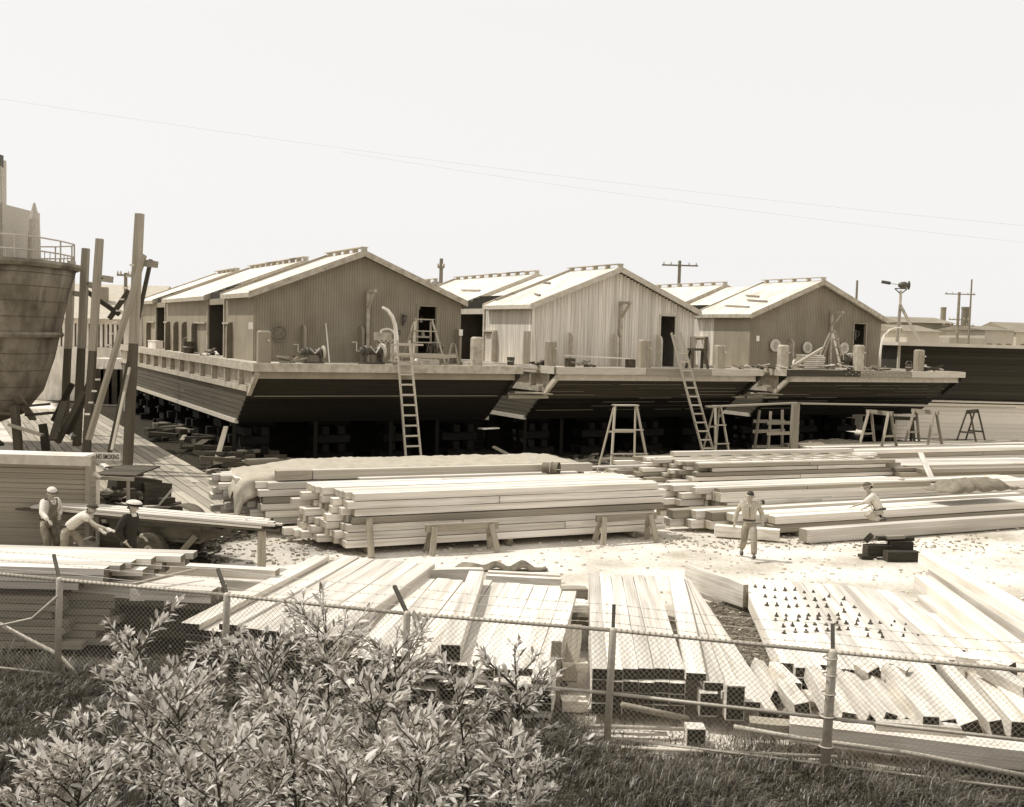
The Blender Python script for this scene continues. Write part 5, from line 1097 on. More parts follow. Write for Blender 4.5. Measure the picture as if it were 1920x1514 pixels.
upole('utility pole with several crossarms beyond the right shed', 1794, 548, 130, [(.2, 1.8), (3.2, 1.2), (3.9, 1.9)], .2)
upole('thin tall mast beyond the right shed', 1816, 524, 150, [], .14); upole('thin pole just right of the ridge of the right house', 1602, 526, 95, [], .12)
upole('pole with a lamp head behind the leaning timber', 235, 512, 72, [(.1, .5)], .14); upole('thin mast beyond the end of the left house', 270, 528, 120, [], .12); upole('shorter thin mast beyond the end of the left house', 281, 548, 150, [], .1)
for a in ((1700, 480, 560, 1),): pass
# overhead wires
def wire(label, p, q, sag, r=.012):
    p, q = V(*p), V(*q); mb = MB(); mb.tube([p.lerp(q, f) - V(0, 0, sag * 4 * f * (1 - f)) for f in np.linspace(0, 1, 25)], r, 4); ob('overhead_wire', mb, GREYW, label=label, category='wire', group='overhead wires')
wire('upper overhead wire crossing the whole sky', PY(-100, 170, 60), PY(1990, 430, 60), .5, .004); wire('lower overhead wire crossing the right half of the sky', PY(640, 285, 60), PY(1990, 462, 60), .3, .0035)

# ------------------------------------------------------------------ fence
random.seed(51)
HR = 1.6
posts = [V(-1.748 * 4, 16.8, 0), V(-1.051 * 4, 16.11, 0), V(-.359 * 4, 15.33, 0), V(.36 * 4, 14.75, 0), V(1.058 * 4, 14.0, 0)]
dd = posts[0] - posts[1]; posts = [posts[0] + dd] + posts; dd = posts[-1] - posts[-2]; posts = posts + [posts[-1] + dd, posts[-1] + dd * 2]
fen = thing('chain_link_fence', 'chain link fence with barbed wire arms running across the foreground', 'fence', (0, 0, 0))
arms = []
for i, p in enumerate(posts):
    lean = .03; top = p + V(lean, 0, HR); mb = MB(); r = .052 if i != 5 else .062; mb.tube([p, top, top + V(0, 0, .04)], [r, r, r * .6], 10); ob('post', mb, METALL, fen, smooth=True)
    d = (posts[min(i + 1, len(posts) - 1)] - posts[max(i - 1, 0)]).normalized(); away = V(-.30, .42, 0) if i < 5 else V(.05, .25, 0)
    if i == 4: away = V(.02, .2, 0)
    tip = top + away * .75 + V(0, 0, .32); arms.append((top, tip)); mb = MB(); mb.beam(top, tip, .05, .045); ob('barb_arm', mb, METALD, fen)
    if i == 5:
        for z in (.35, .75, 1.05, 1.3, 1.52): mb = MB(); mb.tube([p + V(.09 * math.cos(a), .09 * math.sin(a), z) for a in np.linspace(0, 2 * PI, 13)], .012, 5, 0, False); ob('clamp', mb, METALL, fen)
for z, r, nm in ((HR, .028, 'top_rail'), (.72, .026, 'middle_rail'), (.1, .02, 'bottom_rail')):
    for i in range(len(posts) - 1):
        if nm != 'top_rail' and i < 3 and nm != 'bottom_rail': continue
        mb = MB(); mb.tube([posts[i] + V(.03 * z / HR, 0, z), posts[i + 1] + V(.03 * z / HR, 0, z)], r, 8); ob(nm, mb, METALL, fen, smooth=True)
WIREM = METALL
for i in range(len(posts) - 1):     # wire ends knuckled over the top rail
    a, b = posts[i], posts[i + 1]; L_ = (b - a).length; d = (b - a) / L_; mb = MB(); x = .04
    while x < L_: c = a + d * x + V(.03, 0, HR); mb.tube([c - d * .012 + V(0, 0, -.0), c + d * .012 + V(0, 0, .004)], .032, 6); x += .078
    ob('wire_knuckles', mb, surf('old_wire', .30, .42, nscale=10), fen, kind='stuff')
for i in range(len(posts) - 1):
    a, b = posts[i], posts[i + 1]; L_ = (b - a).length; d = (b - a) / L_; nrm = V(d.y, -d.x, 0); pit = .078; z0, z1 = .03, HR - .02; vs, fs = [], []
    n = int(L_ / pit); hh = z1 - z0
    for s in (1, -1):
        for k in range(-int(hh / pit) - 1, n + int(hh / pit) + 2):
            x0 = k * pit; x1 = x0 + s * hh; za, zb = z0, z1; xa, xb = x0, x1
            lo, hi = 0, L_
            if (xa < lo and xb < lo) or (xa > hi and xb > hi): continue
            def clip(xa, za, xb, zb):
                if xa < lo: za = za + (zb - za) * (lo - xa) / (xb - xa); xa = lo
                if xa > hi: za = za + (zb - za) * (hi - xa) / (xb - xa); xa = hi
                return xa, za
            xa2, za2 = clip(xa, za, xb, zb); xb2, zb2 = clip(xb, zb, xa, za)
            p, q = a + d * xa2 + V(0, 0, za2) - nrm * .03, a + d * xb2 + V(0, 0, zb2) - nrm * .03
            if (q - p).length < .03: continue
            dr = (q - p).normalized(); y = nrm; x = dr.cross(y); r = .0026; o = len(vs)
            for e in (p, q):
                for k3 in range(3): t3 = 2 * PI * k3 / 3; vs.append(tuple(e + (x * math.cos(t3) + y * math.sin(t3)) * r + y * (.003 * s)))
            fs += [(o, o + 1, o + 4, o + 3), (o + 1, o + 2, o + 5, o + 4), (o + 2, o, o + 3, o + 5)]
    me = bpy.data.meshes.new('wire_mesh'); me.from_pydata(vs, [], fs); me.materials.append(WIREM); link('wire_mesh', me, fen, kind='stuff')
for q, f in enumerate((.3, .65, 1.0)):
    mb = MB()
    for i in range(len(posts) - 1):
        a = arms[i][0].lerp(arms[i][1], f); b = arms[i + 1][0].lerp(arms[i + 1][1], f); pts = [a.lerp(b, g) - V(0, 0, .03 * math.sin(g * PI)) for g in np.linspace(0, 1, 9)]; mb.tube(pts, .0035, 4, 0, False)
        for g in np.linspace(.03, .97, 22): c = a.lerp(b, g) - V(0, 0, .03 * math.sin(g * PI)); mb.beam(c + V(-.010, 0, -.014), c + V(.010, .01, .014), .003, .003); mb.beam(c + V(.010, 0, -.014), c + V(-.010, -.01, .014), .003, .003)
    ob('barbed_wire', mb, METALL, fen)
# fallen pipes and rails along the fence
def pipe(label, pts, r=.035, mat=METALL, cat='pipe'): mb = MB(); mb.tube(pts, r, 8); o = ob('fallen_pipe', mb, mat, smooth=True, label=label, category=cat); return o
pipe('thick pale pole slanting down behind the fence in front of the right stack', [PY(1165, 1322, 14.95), PY(1290, 1348, 15.2)], .045, GREYW)
pipe('long pipe lying low behind the fence at the right, bending away to the right edge', [PY(1376, 1363, 14.6), PY(1500, 1385, 14.3), PY(1700, 1412, 13.9), PY(1990, 1468, 13.6)], .035)
pipe('pipe along the grass behind the fence left of the right stack corner', [PY(1040, 1362, 15.3), PY(1125, 1362, 15.2), PY(1295, 1368, 15.0)], .03)
pipe('lower pipe half sunk in the grass by the fence foot', [PY(1165, 1402, 14.55), PY(1330, 1410, 14.4), PY(1570, 1420, 14.1)], .028)
pipe('bent pipe curving down through the fence at the left edge', [PY(-40, 1150, 17.2), PY(60, 1203, 17.0), PY(110, 1228, 16.9), PY(140, 1262, 16.8), PY(168, 1300, 16.7)], .035)
pipe('pipe on the ground at the left below the ragged stack', [PY(-60, 1362, 14.9), PY(60, 1368, 14.9), PY(130, 1373, 14.9)], .03)
pipe('hose looping from the left edge up to the fence post', [PY(-30, 1180, 16.9), PY(60, 1160, 16.9), PY(108, 1118, 16.75)], .02)
for i in range(5):
    a = G(ru(960, 1130), ru(1365, 1395), .06); loose(['pale lath lying in the grass below the middle stack, farthest left', 'second pale lath in the grass below the middle stack', 'third pale lath in the grass below the middle stack', 'fourth pale lath in the grass below the middle stack', 'pale lath in the grass nearest the slot'][i], a, a + V(ru(.6, 1.2), ru(-.1, .1), 0), .08, .04, PW, 'lath', 'grass_lath')

# ------------------------------------------------------------------ people
random.seed(61)
def skin_mesh(verts, edges, rad, root=0, sub=1):
    me = bpy.data.meshes.new('sk'); me.from_pydata(verts, edges, []); o = bpy.data.objects.new('sk', me); COL.objects.link(o)
    m = o.modifiers.new('skin', 'SKIN'); m.use_smooth_shade = True
    for i, r in enumerate(rad):
        sv = me.skin_vertices[0].data[i]; sv.radius = r if isinstance(r, tuple) else (r, r); sv.use_root = (i == root)
    s = o.modifiers.new('sub', 'SUBSURF'); s.levels = s.render_levels = sub
    bpy.context.view_layer.update(); dg = bpy.context.evaluated_depsgraph_get(); out = bpy.data.meshes.new_from_object(o.evaluated_get(dg)); bpy.data.objects.remove(o)
    for p in out.polygons: p.use_smooth = True
    return out
class Skel:
    def __init__(s): s.v = []; s.e = []; s.r = []
    def chain(s, pts, rs, start=None):
        prev = start
        for p, r in zip(pts, rs):
            s.v.append(tuple(p)); s.r.append(r); i = len(s.v) - 1
            if prev is not None: s.e.append((prev, i))
            prev = i
        return prev
def person(label, base, rz, J, hat=None, shirt=SHIRT, trou=KHAKI, sleeve=1.0, apron=None, coat=False, gloves=False, shoe=METALD, hairc=HAIRM):
    """J: joints in the person's frame, x right hand side, y ahead, z up"""
    t = thing('person', label, 'person', base, rz)
    J = {k: V(*v) for k, v in J.items()}; pel, che, nek, hd = J['pelvis'], J['chest'], J['neck'], J['head']
    sk = Skel(); a = sk.chain([pel, pel.lerp(che, .5), che, nek, nek.lerp(hd, .45), hd, hd + (hd - nek).normalized() * .07], [.12, .115, .13, .055, .066, .122, .100])
    ends = {}
    for s in ('L', 'R'):
        sh, el, wr = J['sh' + s], J['el' + s], J['wr' + s]; d = (wr - el).normalized(); palm = wr + d * .08
        e = sk.chain([sh, sh.lerp(el, .5), el, el.lerp(wr, .5), wr, palm], [.052, .048, .041, .038, (.024, .030), (.018, .038)], 2)
        side = d.cross(V(0, 0, 1)); side = side.normalized() if side.length > .1 else V(1, 0, 0); 
        fw_ = V(0, 0, -1) if abs(d.z) < .7 else V(0, 1, 0) - d * d.y
        for k, (off, ln) in enumerate(((-.030, .075), (-.010, .09), (.010, .085), (.030, .065))):
            b0 = palm + side * off + d * .02; sk.chain([b0, b0 + d * ln * .5 + fw_ * .008, b0 + d * ln * .8 + fw_ * .035], [.010, .009, .008], e)
        b0 = wr + d * .03 + side * .03 * (1 if s == 'L' else -1); sk.chain([b0, b0 + d * .04 + side * .03 * (1 if s == 'L' else -1)], [.012, .010], e)
        hp, kn, an = J['hip' + s], J['kn' + s], J['an' + s]; ft = J.get('ft' + s, an + V(0, .13, -.05))
        sk.chain([hp, hp.lerp(kn, .5), kn, kn.lerp(an, .4), an, an.lerp(ft, .6), ft], [.085, .08, .058, .056, .04, .038, .03], 0)
    link('body', (lambda m: (m.materials.clear(), m.materials.append(SKIN), m)[2])(skin_mesh(sk.v, sk.e, sk.r)), t)
    def cloth_part(nm, sk_, mat): m = skin_mesh(sk_.v, sk_.e, [(r[0] * TH, r[1] * TH) if isinstance(r, tuple) else r * TH for r in sk_.r]); m.materials.clear(); m.materials.append(mat); return link(nm, m, t)
    TH = 1.3 if coat else 1.15
    _chain = Skel.chain
    k = Skel(); k.chain([pel + V(0, 0, -.02), pel.lerp(che, .45), che, che.lerp(nek, .62)], [(.155, .125), (.155, .12), (.175, .13), (.085, .08)])
    for s in ('L', 'R'):
        sh, el, wr = J['sh' + s], J['el' + s], J['wr' + s]
        if sleeve > .9: k.chain([sh, sh.lerp(el, .5), el, el.lerp(wr, .55), el.lerp(wr, .92)], [.078, .068, .060, .054, .046], 2)
        elif sleeve > .4: k.chain([sh, sh.lerp(el, .5), el.lerp(wr, .05)], [.078, .070, .062], 2)
        else: k.chain([sh, sh.lerp(el, .55)], [.078, .070], 2)
    cloth_part('coat' if coat else 'shirt', k, shirt)
    k = Skel(); k.chain([pel + V(0, 0, .06), pel + V(0, 0, -.06)], [(.150, .125), (.140, .12)])
    for s in ('L', 'R'):
        hp, kn, an = J['hip' + s], J['kn' + s], J['an' + s]; k.chain([hp + V(0, 0, -.05), hp.lerp(kn, .5), kn, kn.lerp(an, .5), kn.lerp(an, .93)], [.105, .098, .080, .077, .072], 1)
    cloth_part('trousers', k, trou)
    if coat:
        mb = MB(); n = 14; dn = (che - pel)
        for (f, rx, ry) in ((.35, .175, .135), (0, .18, .15), (-.28, .20, .165)):
            for q in range(n): a = 2 * PI * q / n; c = pel + dn * f * (1 if f > 0 else 1) ; mb.v.append((c.x + rx * math.cos(a), c.y + ry * math.sin(a), c.z))
        for i in range(2):
            for q in range(n): q2 = (q + 1) % n; mb.f.append((i * n + q, i * n + q2, i * n + n + q2, i * n + n + q)); mb.m.append(0)
        ob('coat_skirt', mb, shirt, t, smooth=True)
        for s in ('L', 'R'): el, wr = J['el' + s], J['wr' + s]; mb = MB(); mb.tube([el.lerp(wr, .9), el.lerp(wr, .97)], .05, 10); ob('cuff', mb, WHITEP, t)
        mb = MB(); c = nek + V(0, .02, -.02); mb.lathe([(.085, -.03), (.07, .04)], c, 'z', 12); ob('collar', mb, WHITEP, t)
    if not coat:
        mb = MB()
        for s in (-1, 1): mb.tube([nek + V(.0, .115, -.13), nek + V(.055 * s, .085, -.05), nek + V(.08 * s, .0, -.0)], [.012, .02, .014], 5)
        ob('shirt_collar', mb, shirt, t)
        mb = MB(); mb.beam(che + V(0, .155, .08), pel + V(0, .15, .12), .02, .012); ob('button_placket', mb, DENIM, t)
        mb = MB(); mb.lathe([(.16, -.02), (.162, .02)], pel + V(0, 0, .05), 'z', 16); ob('belt', mb, HAIRM, t)
    if apron:
        mb = MB(); c0 = che + V(0, .15, .05); c1 = pel + V(0, .15, -.12); d = (c0 - c1)
        mb.prism([c1 + V(-.15, 0, 0), c1 + V(.15, 0, 0), c0 + V(.09, 0, 0), c0 + V(-.09, 0, 0)], V(0, .02, 0)); ob('bib', mb, apron, t)
        for s in (-1, 1): mb = MB(); mb.tube([c0 + V(.08 * s, .02, -.02), nek + V(.1 * s, .06, -.0), che + V(.09 * s, -.14, .1)], .018, 5); ob('strap', mb, apron, t)
    for s in ('L', 'R'):
        an = J['an' + s]; ft = J.get('ft' + s, an + V(0, .13, -.05)); d = ft - an; hd_ = V(d.x, d.y, d.z * 0).normalized() if V(d.x, d.y, 0).length > .02 else V(0, 1, 0)
        k = Skel(); k.chain([an - hd_ * .05 + V(0, 0, -.04), an.lerp(ft, .45) + V(0, 0, -.01), ft, ft + (ft - an).normalized() * .04], [(.045, .05), (.05, .045), (.048, .035), (.035, .025)]); cloth_part('shoe', k, shoe)
    # face, hair, hat
    F_ = J['face'].normalized(); up = (hd - nek).normalized(); up = (up - F_ * up.dot(F_)).normalized(); rt = F_.cross(up)
    mb = MB(); c = hd + F_ * .094 + up * .0
    mb.add([c + up * .03, c - up * .02 + rt * .016, c - up * .02 - rt * .016, c - up * .018 + F_ * .028], [(0, 1, 3), (0, 3, 2), (1, 2, 3)]); ob('nose', mb, SKIN, t)
    for s in (-1, 1): mb = MB(); mb.lathe([(.004, -.006), (.013, -.002), (.013, .002), (.004, .006)], hd + F_ * .096 + up * .020 + rt * .034 * s, 'z', 8); ob('eye', mb, HAIRM, t); mb = MB(); mb.beam(hd + F_ * .100 + up * .040 + rt * .015 * s, hd + F_ * .094 + up * .040 + rt * .05 * s, .012, .012); ob('eyebrow', mb, HAIRM, t); mb = MB(); mb.lathe([(.01, -.03), (.02, 0), (.014, .03)], hd + rt * .098 * s + up * .0 - F_ * .01, 'z', 8); ob('ear', mb, SKIN, t)
    mb = MB(); mb.beam(hd + F_ * .098 - up * .045 + rt * .022, hd + F_ * .098 - up * .045 - rt * .022, .008, .008); ob('mouth', mb, surf('lips', .2, .24), t)
    def cap(r, z0, z1, mat, nm, squash=1.0, back=.0):
        mb = MB(); n = 14; o = hd - F_ * back; L = []
        for i in range(5): ph = i / 4 * PI / 2; L.append((r * math.cos(ph), z0 + (z1 - z0) * math.sin(ph)))
        for (rr, zz) in L:
            for q in range(n): a = 2 * PI * q / n; mb.v.append(tuple(o + rt * (rr * math.cos(a)) * .93 + F_ * (rr * math.sin(a)) * 1.08 + up * zz))
        for i in range(4):
            for q in range(n): q2 = (q + 1) % n; mb.f.append((i * n + q, i * n + q2, i * n + n + q2, i * n + n + q)); mb.m.append(0)
        mb.f.append(tuple(4 * n + q for q in range(n))); mb.m.append(0); return ob(nm, mb, mat, t, smooth=True)
    def brim(r, z, mat, fx=1.0, nm='brim', only=False):
        mb = MB(); n = 18; pts = []
        for q in range(n): a = 2 * PI * q / n; pts.append(hd + rt * r * .9 * math.cos(a) + F_ * (r * math.sin(a) * (fx if math.sin(a) > 0 else 1)) + up * z)
        mb.prism(pts, up * .012); return ob(nm, mb, mat, t)
    cap(.100, .042, .135, hairc, 'hair', back=.036); cap(.092, -.03, .05, hairc, 'hair_back', back=.045)
    if hat == 'cap': cap(.122, .05, .15, SHIRT, 'cap', back=.0); brim(.128, .052, HAIRM, 1.55, 'peak')
    if hat == 'dark': cap(.122, .05, .14, surf('oily_cap', .05, .08), 'cap'); brim(.130, .06, surf('oily_cap', .05, .08), 1.2, 'peak'); mb = MB(); mb.lathe([(.12, .055), (.12, .075)], hd, 'z', 14) if False else None; 
    if hat == 'officer': cap(.16, .10, .165, SHIRT, 'cap_top'); mb = MB(); cap(.126, .05, .12, NAVYC, 'cap_band'); brim(.132, .05, HAIRM, 1.5, 'peak')
    if hat == 'fedora': cap(.122, .055, .175, surf('felt_hat', .09, .14), 'hat_crown'); brim(.19, .055, surf('felt_brim', .35, .42), 1.05, 'hat_brim')
    if gloves:
        for s in ('L', 'R'):
            el, wr = J['el' + s], J['wr' + s]; d = (wr - el).normalized(); side = d.cross(V(0, 0, 1)).normalized(); palm = wr + d * .08
            k = Skel(); e = k.chain([wr - d * .04, wr + d * .02, palm], [.045, .04, (.032, .05)])
            for off, ln in ((-.04, .08), (-.013, .095), (.013, .09), (.04, .07)): b0 = palm + side * off + d * .02; k.chain([b0, b0 + d * ln], [.016, .013], e)
            b0 = palm - side * .05 * (1 if s == 'L' else -1); k.chain([b0, b0 + d * .03 - side * .04 * (1 if s == 'L' else -1)], [.016, .013], e)
            cloth_part('glove', k, SHIRT)
    return t
# walking man: comes towards the camera, right foot forward on its heel
g = G(1402, 1047)
person('bareheaded man in light work clothes striding towards the camera', V(g.x, g.y, 0), math.radians(172), dict(
    pelvis=(0, .0, .95), chest=(.02, .05, 1.30), neck=(.02, .09, 1.49), head=(.01, .14, 1.63), face=(.05, 1, -.25),
    shL=(-.18, .06, 1.43), elL=(-.31, -.06, 1.19), wrL=(-.33, .10, .98), shR=(.21, .05, 1.43), elR=(.32, -.06, 1.17), wrR=(.36, -.02, .92),
    hipL=(-.09, 0, .9), knL=(-.11, .30, .56), anL=(-.12, .42, .13), ftL=(-.12, .56, .15), hipR=(.09, 0, .9), knR=(.10, -.02, .50), anR=(.14, -.38, .15), ftR=(.14, -.27, .04)), shirt=KHAKI, trou=surf('dusty_trousers', .26, .36, nscale=9, bump=.8, bdist=.03))
# kneeling man in a hat on the right stack, facing left
g = G(1640, 975, .64)
person('man in a banded felt hat kneeling over his work on the right stack', V(g.x, g.y, .62), math.radians(78), dict(
    pelvis=(0, -.14, .30), chest=(0, .06, .62), neck=(0, .16, .79), head=(0, .23, .92), face=(.0, 1, -.35),
    shL=(-.19, .10, .73), elL=(-.25, .34, .52), wrL=(-.18, .56, .42), shR=(.19, .08, .73), elR=(.30, .00, .46), wrR=(.22, .22, .34),
    hipL=(-.1, -.14, .27), knL=(-.15, .24, .12), anL=(-.13, -.16, .08), ftL=(-.13, -.28, .06), hipR=(.1, -.14, .27), knR=(.16, .26, .13), anR=(.14, -.18, .08), ftR=(.14, -.30, .06)), hat='fedora', shirt=SHIRT, trou=KHAKI, apron=KHAKI, sleeve=.6)
# left group
g = G(92, 1062, .0); p_ = PY(90, 1040, 25.2)
person('man in a pale cap and bib overalls leaning over the bars by the booth', V(p_.x, 25.2, 0), math.radians(-122), dict(
    pelvis=(0, -.05, .97), chest=(0, .06, 1.32), neck=(0, .12, 1.51), head=(.02, .17, 1.65), face=(.1, 1, -.3),
    shL=(-.20, .08, 1.44), elL=(-.33, -.02, 1.18), wrL=(-.16, .20, 1.10), shR=(.20, .10, 1.44), elR=(.34, .26, 1.22), wrR=(.38, .55, 1.10),
    hipL=(-.1, -.05, .92), knL=(-.16, .10, .5), anL=(-.2, -.08, .09), hipR=(.1, -.05, .92), knR=(.16, .22, .5), anR=(.16, .05, .09)), hat='cap', shirt=SHIRT, trou=DENIM, apron=DENIM)
p_ = PY(135, 1040, 24.7)
person('bending man in white shirt and dark cap with outstretched glove', V(p_.x, 24.7, 0), math.radians(-98), dict(
    pelvis=(0, -.12, .92), chest=(0, .22, 1.18), neck=(0, .38, 1.30), head=(.02, .50, 1.38), face=(.25, 1, -.05),
    shL=(-.17, .33, 1.27), elL=(-.30, .30, .98), wrL=(-.28, .52, .86), shR=(.17, .36, 1.26), elR=(.22, .70, 1.06), wrR=(.20, .98, .98),
    hipL=(-.1, -.12, .88), knL=(-.16, .18, .5), anL=(-.18, -.02, .09), hipR=(.1, -.12, .88), knR=(.14, -.10, .46), anR=(.14, -.42, .09)), hat='dark', shirt=SHIRT, trou=surf('tan_trousers', .2, .32, nscale=9, bump=.8, bdist=.03), sleeve=.2, gloves=True)
p_ = PY(243, 1040, 23.3)
person('man in a black naval uniform and white topped cap, facing right', V(p_.x, 23.3, 0), math.radians(-100), dict(
    pelvis=(0, -.02, .97), chest=(0, .0, 1.34), neck=(0, .05, 1.53), head=(0, .09, 1.67), face=(-.15, 1, -.12),
    shL=(-.20, 0, 1.46), elL=(-.27, -.10, 1.17), wrL=(-.22, .16, 1.02), shR=(.20, 0, 1.46), elR=(.27, -.14, 1.17), wrR=(.20, .02, .95),
    hipL=(-.09, -.02, .92), knL=(-.10, .02, .5), anL=(-.11, -.02, .09), hipR=(.09, -.02, .92), knR=(.10, .0, .5), anR=(.12, -.04, .09)), hat='officer', shirt=NAVYC, trou=NAVYC, coat=True)

# ------------------------------------------------------------------ trailer with long bars
random.seed(71)
wA, wB = PY(205, 1000, 25.6), PY(390, 1000, 24.9); d = (wB - wA); rzT = math.atan2(d.y, d.x); cx = PY(288, 1030, 25.0)
t = thing('trailer', 'dark low trailer with one big tyre facing the camera, loaded with long bars', 'trailer', V(cx.x, cx.y + .35, 0), rzT)
mb = MB(); mb.box(-1.25, 1.15, -.12, 1.3, .60, 1.02); ob('bed', mb, surf('trailer_bed', .07, .13, nscale=3), t)
mb = MB(); mb.box(-1.3, 1.2, -.17, -.125, .92, 1.06); mb.box(-1.3, 1.2, -.17, -.125, .6, .66); ob('side_rail', mb, METALD, t)
mb = MB(); mb.prism([V(1.15, -.1, .95), V(1.15, 1.2, .95), V(1.55, .9, .8), V(1.55, .2, .8)], (0, 0, .1)); ob('nose_plate', mb, METALD, t)
mb = MB(); mb.tube([(1.1, -.2, .78), (.55, -.35, .12)], .07, 4); ob('prop_stand', mb, surf('trailer_prop', .16, .24), t)
mb = MB(); mb.tube([(.1, -.25, .62), (.7, -.3, .1)], .02, 5); ob('brake_rod', mb, METALL, t)
for yy, s in ((-.32, -1), (1.42, 1)):
    w_ = link('wheel', None, t, (0, yy, .41)); prof = [(.22, -.10), (.30, -.115), (.38, -.105), (.41, -.06), (.415, 0), (.41, .06), (.38, .105), (.30, .115), (.22, .10)]
    mb = MB(); mb.lathe(prof, (0, 0, 0), 'y', 32)
    for k in range(40): a = 2 * PI * k / 40; c = V(math.cos(a) * .412, 0, math.sin(a) * .412); mb.beam(c + V(0, -.09, 0), c + V(0, .09, 0), .022, .022)
    ob('tyre', mb, RUBBER, w_); mb = MB(); mb.lathe([(.235, -.095), (.225, -.10), (.21, -.04), (.13, -.05), (.11, -.1), (.06, -.115), (.05, -.06)], (0, 0, 0), 'y', 24); ob('rim', mb, surf('wheel_rim', .26, .36, rough=.5), w_, smooth=False)
    mb = MB()
    for k in range(12): a = 2 * PI * k / 12; mb.lathe([(.02, -.09), (.024, -.045)], (math.cos(a) * .175, 0, math.sin(a) * .175), 'y', 6)
    ob('rivets', mb, METALL, w_)
mb = MB(); mb.tube([(0, -.4, .41), (0, 1.4, .41)], .05, 8); ob('axle', mb, METALD, t)
t2 = thing('bar_bundle', 'bundle of long steel bars and battens lying across the trailer and past its right end', 'bars', V(cx.x, cx.y, 1.1), rzT)
for i in range(22):
    y = .0 + (i % 8) * .13 + ru(-.02, .02); z = .06 * (i // 8) + ru(0, .02) + .0; x0 = -3.2 + ru(-.5, .6); x1 = 2.6 + ru(-.5, .55)
    plank((x0, y + .02 * x0, z + .0 * x0), (x1, y + .12, z - .05), .11, .045, (PINE, GREYW_END) if i > 7 else DW, t2, name='bar')
mb = MB()
for i in range(13):
    a = i / 12 * PI
    for yy in (0, .5): mb.v.append((-.55 * math.cos(a), yy, .45 * math.sin(a)))
for i in range(12): mb.f.append((i * 2, i * 2 + 1, i * 2 + 3, i * 2 + 2)); mb.m.append(0)
o_ = ob('mudguard', mb, surf('dull_fender', .12, .18), smooth=True, label='rounded grey mudguard standing behind the trailer bars', category='mudguard'); o_.location = PY(334, 982, 27.2); o_.rotation_euler = (0, 0, rzT); o_.modifiers.new('s', 'SOLIDIFY').thickness = .02
b2 = bucket('dented bucket with a stick, on the ground between the bending man and the booth corner', PY(168, 1040, 25.6) * 1.0, .22, .4, METALL); b2.location.z = .0
loose('stick resting over the bucket beside the booth corner', PY(138, 1020, 25.4), PY(172, 1006, 25.6), .03, .03, PW, 'stick')

# ------------------------------------------------------------------ small debris on the ground (too small to count)
def scatter(label, n, fpos, smin, smax, mat, cat='wood chips'):
    mb = MB()
    for i in range(n):
        c = fpos(); a = ru(0, PI); l = ru(smin, smax); w_ = l * ru(.15, .6); h_ = ru(.01, .035) + l * .12; z = hill(c.x, c.y) + h_ / 2; d = V(math.cos(a), math.sin(a), ru(-.15, .15)) * l / 2
        mb.beam(V(c.x, c.y, z) - d, V(c.x, c.y, z) + d, w_, h_)
    ob(cat.replace(' ', '_'), mb, mat, kind='stuff', label=label, category=cat)
scatter('pale wood chips strewn over the yard', 2500, lambda: V(ru(-12, 18), ru(18, 44), 0), .03, .14, PINE)
scatter('dark scraps strewn over the yard', 160, lambda: V(ru(-14, 20), ru(19, 50), 0), .02, .07, DARKW, 'dark scraps')
scatter('mixed debris along the front of the building ways', 2600, lambda: BW(ru(-3.0, 40), random.gauss(-.6, 1.3)), .06, .5, GREYW, 'ways debris')
scatter('dark debris along the front of the building ways', 1600, lambda: BW(ru(-3.0, 40), random.gauss(-.3, 1.6)), .06, .5, DARKW, 'ways litter')
scatter('gravel and chips in the gap beside the bolted deck', 2600, lambda: (lambda p: V(p.x + ru(-.75, .75), p.y, 0))(G(1345, 1130).lerp(G(1440, 1290), rnd())), .04, .16, SOILC, 'rubble')
scatter('pale gravel in the gap beside the bolted deck', 2200, lambda: (lambda p: V(p.x + ru(-.8, .8), p.y, 0))(G(1345, 1130).lerp(G(1440, 1290), rnd())), .03, .12, GREYW, 'gravel')
scatter('litter at the left end of the big stacks', 380, lambda: V(ru(-7.2, -3.4), ru(25.5, 31), 0), .03, .12, GREYW, 'litter')
scatter('litter along the foot of the right stacks', 380, lambda: G(ru(1240, 1860), random.gauss(1016, 9)), .02, .10, GREYW, 'scrap wood')
scatter('rubble between the booth and the roadway', 900, lambda: V(ru(-11, -7.2), ru(24.6, 31), 0), .04, .18, DARKW, 'rubble')

